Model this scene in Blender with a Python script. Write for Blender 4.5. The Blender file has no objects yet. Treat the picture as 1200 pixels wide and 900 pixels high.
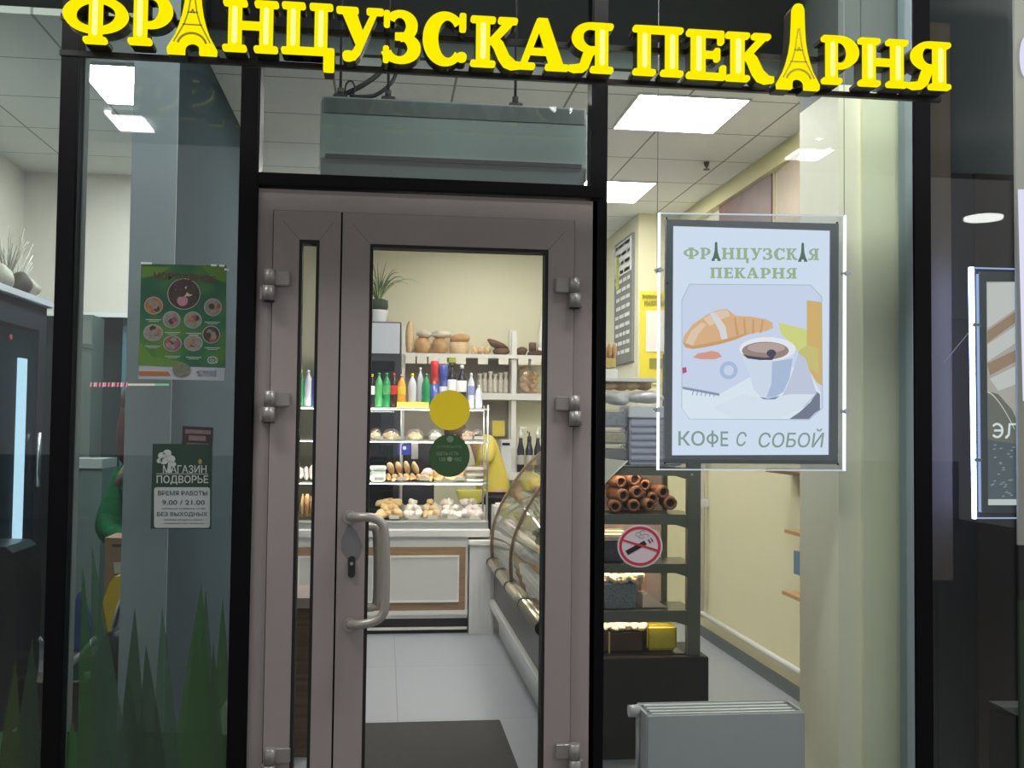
import bpy, bmesh, math, random
from mathutils import Vector, Matrix
import numpy as np
random.seed(7)
SC = bpy.context.scene
COL = SC.collection
R = math.radians

# ------------------------------------------------------------------ camera
FPX = 1200.0
YAW, PIT, ROL = R(7.03), R(2.30), R(.65)
CAM = Vector((0, -3.9, 1.55))
_f = Vector((math.sin(YAW) * math.cos(PIT), math.cos(YAW) * math.cos(PIT), math.sin(PIT)))
_r0 = _f.cross(Vector((0, 0, 1))).normalized()
_u0 = _r0.cross(_f)
_r = _r0 * math.cos(ROL) + _u0 * math.sin(ROL)
_u = -_r0 * math.sin(ROL) + _u0 * math.cos(ROL)
cd = bpy.data.cameras.new('camera')
cam = bpy.data.objects.new('camera', cd)
COL.objects.link(cam)
cd.sensor_width = 36
cd.lens = 36 * FPX / 1200
cd.clip_start = .05
m = Matrix((_r, _u, -_f)).transposed().to_4x4()
m.translation = CAM
cam.matrix_world = m
SC.camera = cam

# ------------------------------------------------------------------ colour management, world, exposure
SC.view_settings.view_transform = 'Standard'
SC.view_settings.look = 'None'
SC.view_settings.gamma = 1
SC.view_settings.use_curve_mapping = False
SC.view_settings.exposure = 0.0
SC.cycles.transparent_max_bounces = 40
SC.cycles.max_bounces = 8
W = bpy.data.worlds.new('world')
SC.world = W
W.use_nodes = True
W.node_tree.nodes['Background'].inputs[0].default_value = (.78, .76, .77, 1)
W.node_tree.nodes['Background'].inputs[1].default_value = .70
PANEL_E = 23.0      # radiance of the ceiling LED panels in the bakery
PANEL_L = 42.0      # the left shop
FILL_W = 62.0  # power of unseen fill lights added to brighten facade and pilaster
for cx_ in (-1.6, 1.4, 4.2):
    la = bpy.data.lights.new('facade_fill', 'AREA'); la.shape = 'RECTANGLE'; la.size = 1.2; la.size_y = .3; la.energy = FILL_W; la.color = (1, .97, .93)
    lo = bpy.data.objects.new('facade_fill', la); COL.objects.link(lo); lo.location = (cx_, -.85, 3.88); lo.rotation_euler = (R(12), 0, 0)
LAMP_E = 14.0      # mall corridor lamps

# ------------------------------------------------------------------ pixel -> world helpers (camera above)
def ray(px, py):
    return _f + _r * ((px - 600) / FPX) - _u * ((py - 450) / FPX)
def U(px, py, Y):
    d = ray(px, py); return CAM + d * ((Y - CAM.y) / d.y)
def UX(px, py, X):
    d = ray(px, py); return CAM + d * ((X - CAM.x) / d.x)
def UZ(px, py, Z):
    d = ray(px, py); return CAM + d * ((Z - CAM.z) / d.z)

# ------------------------------------------------------------------ materials
MATS = {}
def mat(name, col, rough=.6, metal=0., noise=0., nscale=20., bump=0., spec=.5, trans=0., emis=None, estr=0., alpha=1., coat=0.):
    if name in MATS: return MATS[name]
    M = bpy.data.materials.new(name); M.use_nodes = True
    nt = M.node_tree; b = nt.nodes['Principled BSDF']
    c = (*col, 1)
    b.inputs['Base Color'].default_value = c
    b.inputs['Roughness'].default_value = rough
    b.inputs['Metallic'].default_value = metal
    b.inputs['Specular IOR Level'].default_value = spec
    b.inputs['Transmission Weight'].default_value = trans
    b.inputs['Alpha'].default_value = alpha
    b.inputs['Coat Weight'].default_value = coat
    if emis:
        b.inputs['Emission Color'].default_value = (*emis, 1)
        b.inputs['Emission Strength'].default_value = estr
    tc = nt.nodes.new('ShaderNodeTexCoord')
    nz = nt.nodes.new('ShaderNodeTexNoise'); nz.inputs['Scale'].default_value = nscale
    nz.inputs['Detail'].default_value = 3
    nt.links.new(tc.outputs['Object'], nz.inputs['Vector'])
    mx = nt.nodes.new('ShaderNodeMix'); mx.data_type = 'RGBA'
    a = max(noise, .03)
    mx.inputs[6].default_value = tuple(max(0, v * (1 - a)) for v in col) + (1,)
    mx.inputs[7].default_value = tuple(min(1, v * (1 + a)) for v in col) + (1,)
    nt.links.new(nz.outputs['Fac'], mx.inputs[0])
    nt.links.new(mx.outputs[2], b.inputs['Base Color'])
    if bump:
        bp = nt.nodes.new('ShaderNodeBump'); bp.inputs['Strength'].default_value = bump
        bp.inputs['Distance'].default_value = .01
        nt.links.new(nz.outputs['Fac'], bp.inputs['Height']); nt.links.new(bp.outputs[0], b.inputs['Normal'])
    MATS[name] = M
    return M
def emit(name, col, s):
    if name in MATS: return MATS[name]
    M = bpy.data.materials.new(name); M.use_nodes = True
    nt = M.node_tree; nt.nodes.clear()
    e = nt.nodes.new('ShaderNodeEmission'); o = nt.nodes.new('ShaderNodeOutputMaterial')
    e.inputs[0].default_value = (*col, 1); e.inputs[1].default_value = s
    nt.links.new(e.outputs[0], o.inputs[0]); MATS[name] = M
    return M
def glass(name, tint=(1, 1, 1), f0=.04, rough=.0, fog=0., fogcol=(.8, .8, .8), maxr=1.):
    """clear sheet: straight transmission, Schlick reflection, optional milky scatter"""
    if name in MATS: return MATS[name]
    M = bpy.data.materials.new(name); M.use_nodes = True
    nt = M.node_tree; nt.nodes.clear(); N = nt.nodes.new; L = nt.links.new
    tr = N('ShaderNodeBsdfTransparent'); tr.inputs[0].default_value = (*tint, 1)
    gl = N('ShaderNodeBsdfGlossy'); gl.inputs['Roughness'].default_value = rough
    lw = N('ShaderNodeLayerWeight'); lw.inputs[0].default_value = .5
    pw = N('ShaderNodeMath'); pw.operation = 'POWER'; pw.inputs[1].default_value = 5
    ma = N('ShaderNodeMath'); ma.operation = 'MULTIPLY_ADD'; ma.inputs[1].default_value = (1 - f0) * maxr; ma.inputs[2].default_value = f0
    L(lw.outputs['Facing'], pw.inputs[0]); L(pw.outputs[0], ma.inputs[0])
    mx = N('ShaderNodeMixShader'); L(ma.outputs[0], mx.inputs[0])
    base = tr
    if fog:
        df = N('ShaderNodeBsdfDiffuse'); df.inputs[0].default_value = (*fogcol, 1)
        m2 = N('ShaderNodeMixShader'); m2.inputs[0].default_value = fog
        L(tr.outputs[0], m2.inputs[1]); L(df.outputs[0], m2.inputs[2]); base = m2
    L(base.outputs[0], mx.inputs[1]); L(gl.outputs[0], mx.inputs[2])
    o = N('ShaderNodeOutputMaterial'); L(mx.outputs[0], o.inputs[0]); MATS[name] = M
    return M
def grid_mat(name, col, line, size, mortar, rough, axes='xy', bumpiness=0., spec=.5):
    if name in MATS: return MATS[name]
    M = mat(name, col, rough, noise=.05, nscale=3, spec=spec); nt = M.node_tree; b = nt.nodes['Principled BSDF']
    N = nt.nodes.new; L = nt.links.new
    tc = N('ShaderNodeTexCoord'); br = N('ShaderNodeTexBrick')
    br.offset = 0; br.inputs['Scale'].default_value = 1
    br.inputs['Brick Width'].default_value = size; br.inputs['Row Height'].default_value = size
    br.inputs['Mortar Size'].default_value = mortar; br.inputs['Mortar Smooth'].default_value = 0
    br.inputs['Color1'].default_value = (*col, 1); br.inputs['Color2'].default_value = (*[v * .97 for v in col], 1)
    br.inputs['Mortar'].default_value = (*line, 1)
    mp = N('ShaderNodeMapping'); L(tc.outputs['Object'], mp.inputs[0])
    mp.inputs['Location'].default_value = GRID_OFF.get(name, (0, 0, 0))
    if axes == 'xz': mp.inputs['Rotation'].default_value = (R(90), 0, 0)
    L(mp.outputs[0], br.inputs['Vector']); L(br.outputs['Color'], b.inputs['Base Color'])
    return M
GRID_OFF = {'floor_tile': (-.09, -.35, 0), 'ceiling_tile': (-.32, .02, 0), 'ceiling_tile_left': (.3, .1, 0)}
def wood(name, c1, c2, scale=4, rough=.5, axis='z'):
    if name in MATS: return MATS[name]
    M = mat(name, c1, rough); nt = M.node_tree; b = nt.nodes['Principled BSDF']; N = nt.nodes.new; L = nt.links.new
    tc = N('ShaderNodeTexCoord'); mp = N('ShaderNodeMapping'); wv = N('ShaderNodeTexNoise')
    sc = {'z': (14, 14, .8), 'x': (.8, 14, 14), 'y': (14, .8, 14)}[axis]
    mp.inputs['Scale'].default_value = sc; wv.inputs['Scale'].default_value = scale
    wv.inputs['Detail'].default_value = 6
    cr = N('ShaderNodeValToRGB'); cr.color_ramp.elements[0].color = (*c1, 1); cr.color_ramp.elements[1].color = (*c2, 1)
    cr.color_ramp.elements[0].position = .35; cr.color_ramp.elements[1].position = .65
    L(tc.outputs['Object'], mp.inputs[0]); L(mp.outputs[0], wv.inputs['Vector']); L(wv.outputs['Fac'], cr.inputs[0]); L(cr.outputs[0], b.inputs['Base Color'])
    return M
BLACK = mat('black_aluminium', (.003, .0033, .0045), .4, spec=.12)
FRAME = mat('beige_aluminium', (.295, .262, .255), .42, spec=.4)
GASKET = mat('black_rubber', (.006, .006, .006), .6)
HINGE = mat('hinge_grey', (.26, .25, .24), .35, metal=.3)
HANDLE = mat('handle_grey', (.36, .34, .31), .28, metal=.3)
WHITE = mat('white_laminate', (.82, .80, .79), .35)
CREAM = mat('cream_wall', (.80, .775, .58), .85)
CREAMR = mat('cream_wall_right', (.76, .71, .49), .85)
SHELFW = mat('shelf_white', (.80, .79, .76), .4)
STEEL = mat('steel', (.55, .55, .55), .3, metal=.9)
PAPER = mat('paper_white', (.85, .83, .78), .7)
TAGM = mat('price_tag_paper', (.86, .82, .72), .6)
BREAD = mat('bread_crust', (.60, .37, .17), .8, noise=.25, nscale=30, bump=.5)
BREADP = mat('pale_crust', (.72, .52, .30), .8, noise=.2, nscale=30, bump=.5)
RYE = mat('rye_crust', (.16, .085, .045), .75, noise=.3, nscale=30, bump=.5)
SUGAR = mat('sugar_puff', (.82, .76, .70), .8, noise=.15, nscale=40, bump=.6)
GOLD = mat('golden_puff', (.74, .52, .26), .7, noise=.25, nscale=40, bump=.6)
PINKB = mat('pink_meringue', (.80, .68, .66), .8, noise=.12, nscale=40, bump=.6)
CHOC = mat('chocolate', (.07, .03, .018), .4, noise=.3, nscale=40, bump=.3)
CLEARP = glass('clear_plastic', (.95, .95, .94), .06, .08, .10, (.85, .85, .85))
GL_SHELF = glass('shelf_glass', (.93, .97, .95), .05, .0, .03)

# ------------------------------------------------------------------ mesh builder
WO = {}          # world origin of every linked object (unrotated)
class MB:
    def __init__(s, mt=None):
        s.bm = bmesh.new(); s.mats = []; s.i = 0
        if mt: s.m(mt)
    def m(s, mt):
        if mt not in s.mats: s.mats.append(mt)
        s.i = s.mats.index(mt); return s
    def _fin(s, faces, smooth=False):
        for f in faces: f.material_index = s.i; f.smooth = smooth
    def poly3(s, pts, ex, smooth=False):
        """prism from a planar outline extruded by vector ex"""
        ex = Vector(ex); a = [s.bm.verts.new(p) for p in pts]; b = [s.bm.verts.new(Vector(p) + ex) for p in pts]
        n = len(a); fs = []
        fs.append(s.bm.faces.new(a)); fs.append(s.bm.faces.new(b[::-1]))
        for i in range(n):
            fs.append(s.bm.faces.new((a[(i + 1) % n], a[i], b[i], b[(i + 1) % n])))
        s._fin(fs, smooth); return s
    def box(s, x0, y0, z0, x1, y1, z1, bev=0.):
        if bev:
            t = bmesh.new(); bmesh.ops.create_cube(t, size=1)
            for v in t.verts:
                v.co = Vector(((x0 + x1) / 2 + v.co.x * (x1 - x0), (y0 + y1) / 2 + v.co.y * (y1 - y0), (z0 + z1) / 2 + v.co.z * (z1 - z0)))
            bmesh.ops.bevel(t, geom=t.edges[:], offset=bev, segments=3, affect='EDGES', clamp_overlap=True)
            s.join(t); return s
        return s.poly3([(x0, y0, z0), (x1, y0, z0), (x1, y0, z1), (x0, y0, z1)], (0, y1 - y0, 0))
    def join(s, t, M=None, smooth=False):
        mp = {}
        for v in t.verts: mp[v] = s.bm.verts.new(M @ v.co if M else v.co)
        fs = []
        for f in t.faces:
            try: fs.append(s.bm.faces.new([mp[v] for v in f.verts]))
            except ValueError: pass
        s._fin(fs, smooth); t.free(); return s
    def cyl(s, p0, p1, r0, r1=None, n=16, smooth=True, cap=True):
        p0, p1 = Vector(p0), Vector(p1); r1 = r0 if r1 is None else r1
        d = (p1 - p0).normalized(); a = d.orthogonal().normalized(); b = d.cross(a)
        A = [s.bm.verts.new(p0 + (a * math.cos(t) + b * math.sin(t)) * r0) for t in [2 * math.pi * k / n for k in range(n)]]
        B = [s.bm.verts.new(p1 + (a * math.cos(t) + b * math.sin(t)) * r1) for t in [2 * math.pi * k / n for k in range(n)]]
        fs = [s.bm.faces.new((A[k], A[(k + 1) % n], B[(k + 1) % n], B[k])) for k in range(n)]
        s._fin(fs, smooth)
        if cap: s._fin([s.bm.faces.new(A[::-1]), s.bm.faces.new(B)])
        return s
    def tube(s, pts, r, n=10, taper=None):
        pts = [Vector(p) for p in pts]; rings = []
        prev = None
        for i, p in enumerate(pts):
            d = (pts[min(i + 1, len(pts) - 1)] - pts[max(i - 1, 0)]).normalized()
            a = d.orthogonal().normalized() if prev is None else (prev - d * prev.dot(d)).normalized()
            prev = a; b = d.cross(a)
            rr = r if taper is None else r * taper[i]
            rings.append([s.bm.verts.new(p + (a * math.cos(2 * math.pi * k / n) + b * math.sin(2 * math.pi * k / n)) * rr) for k in range(n)])
        fs = []
        for A, B in zip(rings, rings[1:]):
            fs += [s.bm.faces.new((A[k], A[(k + 1) % n], B[(k + 1) % n], B[k])) for k in range(n)]
        s._fin(fs, True); s._fin([s.bm.faces.new(rings[0][::-1]), s.bm.faces.new(rings[-1])]); return s
    def lathe(s, c, prof, n=20, sx=1., sy=1.):
        """prof: [(r,z)...] bottom to top around vertical axis through c"""
        c = Vector(c); rings = []
        for r, z in prof:
            rings.append([s.bm.verts.new(c + Vector((sx * r * math.cos(2 * math.pi * k / n), sy * r * math.sin(2 * math.pi * k / n), z))) for k in range(n)])
        fs = []
        for A, B in zip(rings, rings[1:]):
            fs += [s.bm.faces.new((A[k], A[(k + 1) % n], B[(k + 1) % n], B[k])) for k in range(n)]
        s._fin(fs, True)
        s._fin([s.bm.faces.new(rings[0][::-1]), s.bm.faces.new(rings[-1])]); return s
    def blob(s, c, r, nz=.0, seed=0, sub=2, rot=(0, 0, 0), flat=None):
        rnd = random.Random(seed)
        t = bmesh.new(); bmesh.ops.create_icosphere(t, subdivisions=sub, radius=1)
        ph = [(Vector((rnd.uniform(-1, 1), rnd.uniform(-1, 1), rnd.uniform(-1, 1))) * 4, rnd.uniform(0, 6)) for _ in range(5)]
        M = Matrix.Translation(Vector(c)) @ Matrix.Rotation(rot[2], 4, 'Z') @ Matrix.Rotation(rot[1], 4, 'Y') @ Matrix.Rotation(rot[0], 4, 'X')
        for v in t.verts:
            k = 1 + nz * sum(math.sin(v.co.dot(a) + b) for a, b in ph) / 2.2
            q = Vector((v.co.x * r[0], v.co.y * r[1], v.co.z * r[2])) * k
            if flat is not None and q.z < -r[2] * flat: q.z = -r[2] * flat
            v.co = q
        return s.join(t, M, True)
    # outline given in photograph pixels, standing in the plane at depth Y, d thick towards the back
    def pp(s, pts, Y, d=.001):
        return s.poly3([U(x, y, Y) for x, y in pts], (0, d, 0))
    def pell(s, cx, cy, rx, ry, Y, d=.001, n=28, a0=0, a1=360):
        k = range(n) if a1 - a0 >= 360 else range(n + 1)
        return s.pp([(cx + rx * math.cos(R(a0 + (a1 - a0) * i / n)), cy + ry * math.sin(R(a0 + (a1 - a0) * i / n))) for i in k], Y, d)
    def pring(s, cx, cy, rx, ry, w, Y, d=.001, n=32, a0=0, a1=360):
        for i in range(n):
            a, b = R(a0 + (a1 - a0) * i / n), R(a0 + (a1 - a0) * (i + 1) / n)
            q = [(cx + (rx + o) * math.cos(t), cy + (ry + o) * math.sin(t)) for t, o in ((a, 0), (b, 0), (b, -w), (a, -w))]
            s.pp(q, Y, d)
        return s
    def text(s, txt, x0, y0, x1, y1, Y, d=.0006, shear=0., bold=0.):
        """lettering fitted to the pixel box (x0,y0,x1,y1) in the plane at depth Y"""
        cu = bpy.data.curves.new('t', 'FONT'); cu.body = txt; cu.shear = shear; cu.offset = bold; cu.resolution_u = 3 if bold > .0125 else 6 if bold == .008 else 4
        o = bpy.data.objects.new('t', cu); COL.objects.link(o)
        dg = bpy.context.evaluated_depsgraph_get(); dg.update()
        me = bpy.data.meshes.new_from_object(o.evaluated_get(dg))
        bpy.data.objects.remove(o); bpy.data.curves.remove(cu)
        xs = [v.co.x for v in me.vertices]; ys = [v.co.y for v in me.vertices]
        if not xs: return s
        ax, bx, ay, by = min(xs), max(xs), min(ys), max(ys)
        A = U(x0, y1, Y); B = U(x1, y1, Y); C = U(x0, y0, Y)
        t = bmesh.new(); t.from_mesh(me); bpy.data.meshes.remove(me)
        r = bmesh.ops.extrude_face_region(t, geom=t.faces[:])
        ev = set(v for v in r['geom'] if isinstance(v, bmesh.types.BMVert))
        for v in t.verts:
            u = (v.co.x - ax) / (bx - ax); w = (v.co.y - ay) / (by - ay)
            v.co = A + (B - A) * u + (C - A) * w + Vector((0, d if v in ev else 0, 0))
        return s.join(t)
    def build(s, name, parent=None, loc=None):
        bmesh.ops.recalc_face_normals(s.bm, faces=s.bm.faces[:])
        me = bpy.data.meshes.new(name)
        base = WO.get(parent, Vector()) if parent else Vector()
        org = Vector(loc) if loc is not None else base
        bmesh.ops.translate(s.bm, verts=s.bm.verts[:], vec=-org)
        s.bm.to_mesh(me); s.bm.free()
        for k in s.mats: me.materials.append(k)
        o = bpy.data.objects.new(name, me); COL.objects.link(o)
        o.location = org - base
        if parent: o.parent = parent
        WO[o] = org
        return o

def tag(o, label=None, cat=None, group=None, kind=None):
    if label: o['label'] = label
    if cat: o['category'] = cat
    if group: o['group'] = group
    if kind: o['kind'] = kind
    return o
def thing(name, label, cat, loc=(0, 0, 0), group=None, kind=None):
    o = bpy.data.objects.new(name, None); COL.objects.link(o); o.location = loc; o.empty_display_size = .1
    WO[o] = Vector(loc)
    return tag(o, label, cat, group, kind)
def struct(mb, name, label=None):
    o = mb.build(name)
    o['kind'] = 'structure'
    if label: o['label'] = label
    return o
KIDS = {}
def copy_tree(o, loc=None, rz=None, label=None, group=None, parent=None, sc=None):
    c = o.copy(); COL.objects.link(c)
    if parent: c.parent = parent
    else:
        if loc is not None: c.location = loc; WO[c] = Vector(loc)
        if rz is not None: c.rotation_euler = (0, 0, rz)
        if sc is not None: c.scale = (sc, sc, sc) if not hasattr(sc, '__len__') else sc
        if label: c['label'] = label
        if group: c['group'] = group
    for ch in [k for k in o.children]:
        if ch.parent == o: copy_tree(ch, parent=c)
    return c

# ================================================================== THE SETTING
CZ = 3.25                      # ceiling height
FL = grid_mat('floor_tile', (.38, .40, .445), (.24, .25, .27), 1.2, .003, .3)
CE = grid_mat('ceiling_tile', (.82, .84, .86), (.30, .30, .28), .6, .006, .9)
CEL = grid_mat('ceiling_tile_left', (.72, .72, .67), (.33, .33, .30), .6, .006, .9)
struct(MB(FL).box(-2.6, .02, -.1, 2.5, 5.8, 0), 'floor', 'grey tiled floor of the shops')
struct(MB(mat('corridor_floor', (.16, .155, .15), .5)).box(-9, -16, -.1, 10, -.1, 0), 'floor_corridor', 'corridor floor in front of the shops')
struct(MB(mat('added_parapet', (.42, .41, .42), .8)).box(-9, -13.2, 0, 10, -13, 1.0), 'wall_corridor_added', 'unseen low wall added across the corridor to soften reflections')  # unseen, added low so the mirrored floor edge steps less
struct(MB(CE).box(-.86, .96, CZ, 2.45, 5.8, CZ + .03), 'ceiling', 'grey tiled ceiling of the bakery')
struct(MB(CEL).box(-2.6, .55, CZ, -1.0, 3.6, CZ + .03), 'ceiling_left', 'grey tiled ceiling of the left shop')
VOID = mat('void_dark', (.13, .15, .14), .8)
TEALG = mat('bulkhead_teal_grey', (.22, .27, .25), .7)
struct(MB(VOID).box(-2.6, .3, 4.1, 2.6, 1.2, 4.15).m(VOID).box(-2.6, 1.05, CZ + .04, 2.6, 1.09, 4.1), 'ceiling_void', 'dark space above the ceiling edge')
struct(MB(TEALG).box(-2.6, .93, CZ + .045, 2.36, .99, CZ + .16).m(mat('edge_light', (.42, .43, .41), .8)).box(-.86, .93, CZ - .012, 2.36, .957, CZ + .03), 'trim_1', 'grey edge profile along the ceiling opening')
XR = 2.37
struct(MB(CREAMR).box(XR, .5, 0, XR + .1, 4.1, 3.9), 'wall_right', 'cream right wall of the bakery')
struct(MB(CREAM).box(-.86, 5.7, 0, 2.0, 5.8, CZ), 'wall_back', 'pale cream back wall of the bakery')
struct(MB(CREAMR).box(1.98, 4.02, 0, 2.47, 4.12, CZ), 'wall_far_right', 'yellow cream wall piece facing the entrance')
struct(MB(CREAM).box(1.98, 4.12, 0, 2.06, 5.75, CZ), 'wall_side_right', 'cream side wall carrying the menu board')
struct(MB(mat('baseboard_grey', (.16, .18, .19), .5)).box(XR - .015, .5, 0, XR, 4.02, .075), 'baseboard_right', 'dark grey baseboard of the right wall')
struct(MB(mat('beam_yellow', (.74, .68, .38), .8)).box(XR - .05, .97, CZ - .12, XR, 4.02, CZ - .001), 'trim_2', 'yellowish cove along the ceiling at the right wall')
PART = mat('partition_bluegrey', (.055, .08, .10), .9, spec=.1); PARTF = mat('partition_front', (.34, .38, .42), .5)  # front board paler to offset missing light, side darkened against bakery light
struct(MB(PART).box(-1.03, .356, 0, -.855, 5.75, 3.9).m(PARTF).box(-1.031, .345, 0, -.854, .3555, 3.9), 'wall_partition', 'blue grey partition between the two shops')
LW = mat('left_wall', (.80, .74, .62), .85)
struct(MB(LW).box(-2.6, .2, 0, -2.48, 3.6, CZ + .5), 'wall_left', 'beige left wall of the left shop')
yL = 3.42
a = U(94, 366, yL); b = U(141, 366, yL)
struct(MB(mat('cream_panelling', (.70, .655, .57), .7)).box(-2.6, yL, a.z, -1.03, yL + .1, CZ).m(LW).box(-2.6, yL, 0, a.x - .35, yL + .1, a.z)
       .m(mat('white_edge', (.75, .76, .75), .5)).box(a.x - .35, yL - .02, a.z - .03, -1.03, yL, a.z), 'wall_back_left', 'cream upper back wall of the left shop')
struct(MB(mat('dark_teal', (.018, .045, .05), .6)).box(a.x - .35, yL + .3, 0, b.x + .1, yL + .36, a.z).m(mat('light_teal', (.08, .22, .25), .5)).box(b.x, yL + .08, 0, -1.03, yL + .3, a.z), 'door_3', 'dark teal doorway at the back of the left shop')

# right pilaster just behind the glass
cl = U(983, 500, .12); cr = U(1051, 500, .12); cm = U(1009, 500, .12)
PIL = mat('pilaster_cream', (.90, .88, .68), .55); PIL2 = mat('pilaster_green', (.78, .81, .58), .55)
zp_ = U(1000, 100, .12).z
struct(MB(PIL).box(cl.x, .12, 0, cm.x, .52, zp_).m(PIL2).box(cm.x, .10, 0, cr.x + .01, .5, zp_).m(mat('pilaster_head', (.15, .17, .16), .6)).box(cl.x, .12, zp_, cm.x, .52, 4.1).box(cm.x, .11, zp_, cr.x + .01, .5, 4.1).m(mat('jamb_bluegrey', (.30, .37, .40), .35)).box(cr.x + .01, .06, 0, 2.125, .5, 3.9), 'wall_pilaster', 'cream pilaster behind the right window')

# black aluminium mullions / posts
def vbar(px0, px1, z0, z1, name, y0=-.05, y1=.07, m_=BLACK):
    A, B = U(px0, 480, y0), U(px1, 480, y0)
    return MB(m_).box(A.x, y0, z0, B.x, y1, z1, .006)
struct(vbar(59, 82, 0, 4.0, 'x'), 'trim_3', 'black mullion left of the poster window')
struct(vbar(274, 297, 0, 4.0, 'x'), 'trim_4', 'black mullion left of the door')
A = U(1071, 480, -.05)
struct(MB(mat('post_side_reflection', (.22, .29, .32), .35)).box(A.x - .004, -.047, 0, A.x - .0002, .06, 3.6), 'trim_12', 'blue grey painted reflection on the side of the black post')  # plate colour paints the reflection on the post's side face
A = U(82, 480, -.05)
struct(MB(mat('mullion_side_reflection', (.22, .24, .25), .35)).box(A.x + .0002, .01, 0, A.x + .004, .065, 3.6), 'trim_13', 'grey painted reflection on the side of the left mullion')  # pale plate likewise paints a reflection onto the black mullion
struct(vbar(691, 710, 0, 4.0, 'x', y0=-.03), 'trim_5', 'black mullion right of the door')
struct(vbar(1071, 1093, 0, 4.0, 'x'), 'trim_6', 'black post right of the poster window')
tz0, tz1 = U(500, 226, -.02).z, U(500, 214, -.02).z
mL, mR = U(290, 480, 0).x, U(695, 480, 0).x
struct(MB(BLACK).box(mL, -.045, tz0, mR + .02, .05, tz1 + .01, .004), 'trim_7', 'black transom above the door')
struct(MB(BLACK).box(-3, -.04, 3.62, 2.9, .06, 4.0), 'trim_8', 'black head beam above the windows')
struct(MB(BLACK).box(-3, -.04, 0, mL, .05, .05).box(mR, -.04, 0, 2.9, .05, .05), 'trim_9', 'black sill under the windows')

# window panes
GW = glass('window_glass', (.93, .955, .95), .035)
GWL = glass('window_glass_left', (.88, .925, .915), .045)
GWD = glass('door_glass', (.965, .97, .955), .03)
def pane(x0, x1, z0, z1, name, label, m_, y=.0):
    return struct(MB(m_).box(x0, y, z0, x1, y + .008, z1), name, label)
x1_, x2_, x3_ = U(70, 480, 0).x, U(286, 480, 0).x, U(700, 480, 0).x
pane(-2.95, x1_, .05, 3.62, 'window_1', 'outermost left window pane', GWL)
pane(x1_, x2_, .05, 3.62, 'window_2', 'window pane carrying the green posters', GWL)
pane(x2_, x3_, tz1, 3.62, 'window_3', 'transom pane above the door', GW)
pane(x3_, 2.16, .05, 3.62, 'window_4', 'window pane with the illuminated coffee poster', GW)
pane(2.18, 2.9, .05, 3.62, 'window_5', 'dark window pane of the neighbouring shop', GWL)

# ------------------------------------------------------------------ door: frame, narrow leaf, main leaf
def Xd(px, y=-.02): return U(px, 480, y).x
fx0, fx1 = Xd(291), Xd(697.5)          # outer frame
ftop = U(500, 229, -.02).z
lx0, lx1 = Xd(316), Xd(671)            # leaves zone between the jambs
ltop = U(500, 253, -.02).z
sx = Xd(397)                            # meeting line of the leaves
mb = MB(FRAME)
mb.poly3([(fx0, -.03, 0), (fx0, -.03, ftop), (lx0, -.03, ltop), (lx0, -.03, 0)], (0, .07, 0))
mb.poly3([(fx0, -.03, ftop), (fx1, -.03, ftop), (lx1, -.03, ltop), (lx0, -.03, ltop)], (0, .07, 0))
mb.poly3([(fx1, -.03, ftop), (fx1, -.03, 0), (lx1, -.03, 0), (lx1, -.03, ltop)], (0, .07, 0))
struct(mb, 'trim_10', 'beige aluminium door frame')
def leaf(root, x0, x1, z0, z1, gx0, gx1, gz0, gz1, gm):
    y0, y1 = -.042, .03
    f = MB(FRAME)
    O = [(x0, z0), (x0, z1), (x1, z1), (x1, z0)]; I = [(gx0, gz0), (gx0, gz1), (gx1, gz1), (gx1, gz0)]
    for k in range(4):
        p, q, r, s_ = O[k], O[(k + 1) % 4], I[(k + 1) % 4], I[k]
        e = .0006
        f.poly3([(v[0], y0, v[1]) for v in (p, q, r, s_)], (0, y1 - y0, 0))
    f.build('leaf_frame', root)
    g = MB(GASKET); t = .012
    g.box(gx0 - .001, y0 + .004, gz0, gx0 + t, y1, gz1).box(gx1 - t, y0 + .004, gz0, gx1 + .001, y1, gz1)
    g.box(gx0 + t, y0 + .004, gz1 - t, gx1 - t, y1, gz1 + .001).box(gx0 + t, y0 + .004, gz0 - .001, gx1 - t, y1, gz0 + t)
    g.build('gasket', root)
    MB(gm).box(gx0 + t, -.01, gz0 + t, gx1 - t, -.002, gz1 - t).build('glass_pane', root)
    # mitre lines at the corners
    ml = MB(mat('mitre_line', (.16, .13, .12), .6))
    for k in (1, 2):
        p = Vector((O[k][0], y0 - .0004, O[k][1])); q = Vector((I[k][0], y0 - .0004, I[k][1]))
        a_, b_ = p + (q - p) * .35, q
        n = Vector((-(q - p).z, 0, (q - p).x)).normalized() * .0009
        ml.poly3([a_ - n, b_ - n, b_ + n, a_ + n], (0, .001, 0))
    ml.build('mitre_joint', root)
gap = .0035
dr2 = thing('door_2', 'narrow fixed leaf of the beige bakery door', 'door', ((lx0 + sx) / 2, 0, .03), kind='structure')
ys = -.04
gL0, gL1 = U(347, 480, ys).x, U(371, 480, ys).x
gT = U(360, 281, ys).z
leaf(dr2, lx0 + gap, sx - gap, .03, ltop - gap, gL0, gL1, .13, gT, GWD)
dr1 = thing('door_1', 'main glazed leaf of the beige bakery door', 'door', ((lx1 + sx) / 2, 0, .03), kind='structure')
gM0, gM1 = U(430.5, 480, ys).x, U(641, 480, ys).x
gT1 = U(530, 289, ys).z
leaf(dr1, sx + gap, lx1 - gap, .03, ltop - gap, gM0, gM1, .13, gT1, GWD)
struct(MB(GASKET).box(lx0, -.01, .03, lx0 + gap, .03, ltop).box(lx1 - gap, -.01, .03, lx1, .03, ltop).box(sx - gap, -.01, .03, sx + gap, .03, ltop).box(lx0, -.01, ltop - gap, lx1, .03, ltop), 'trim_11', 'dark seal line around the door leaves')
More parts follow.
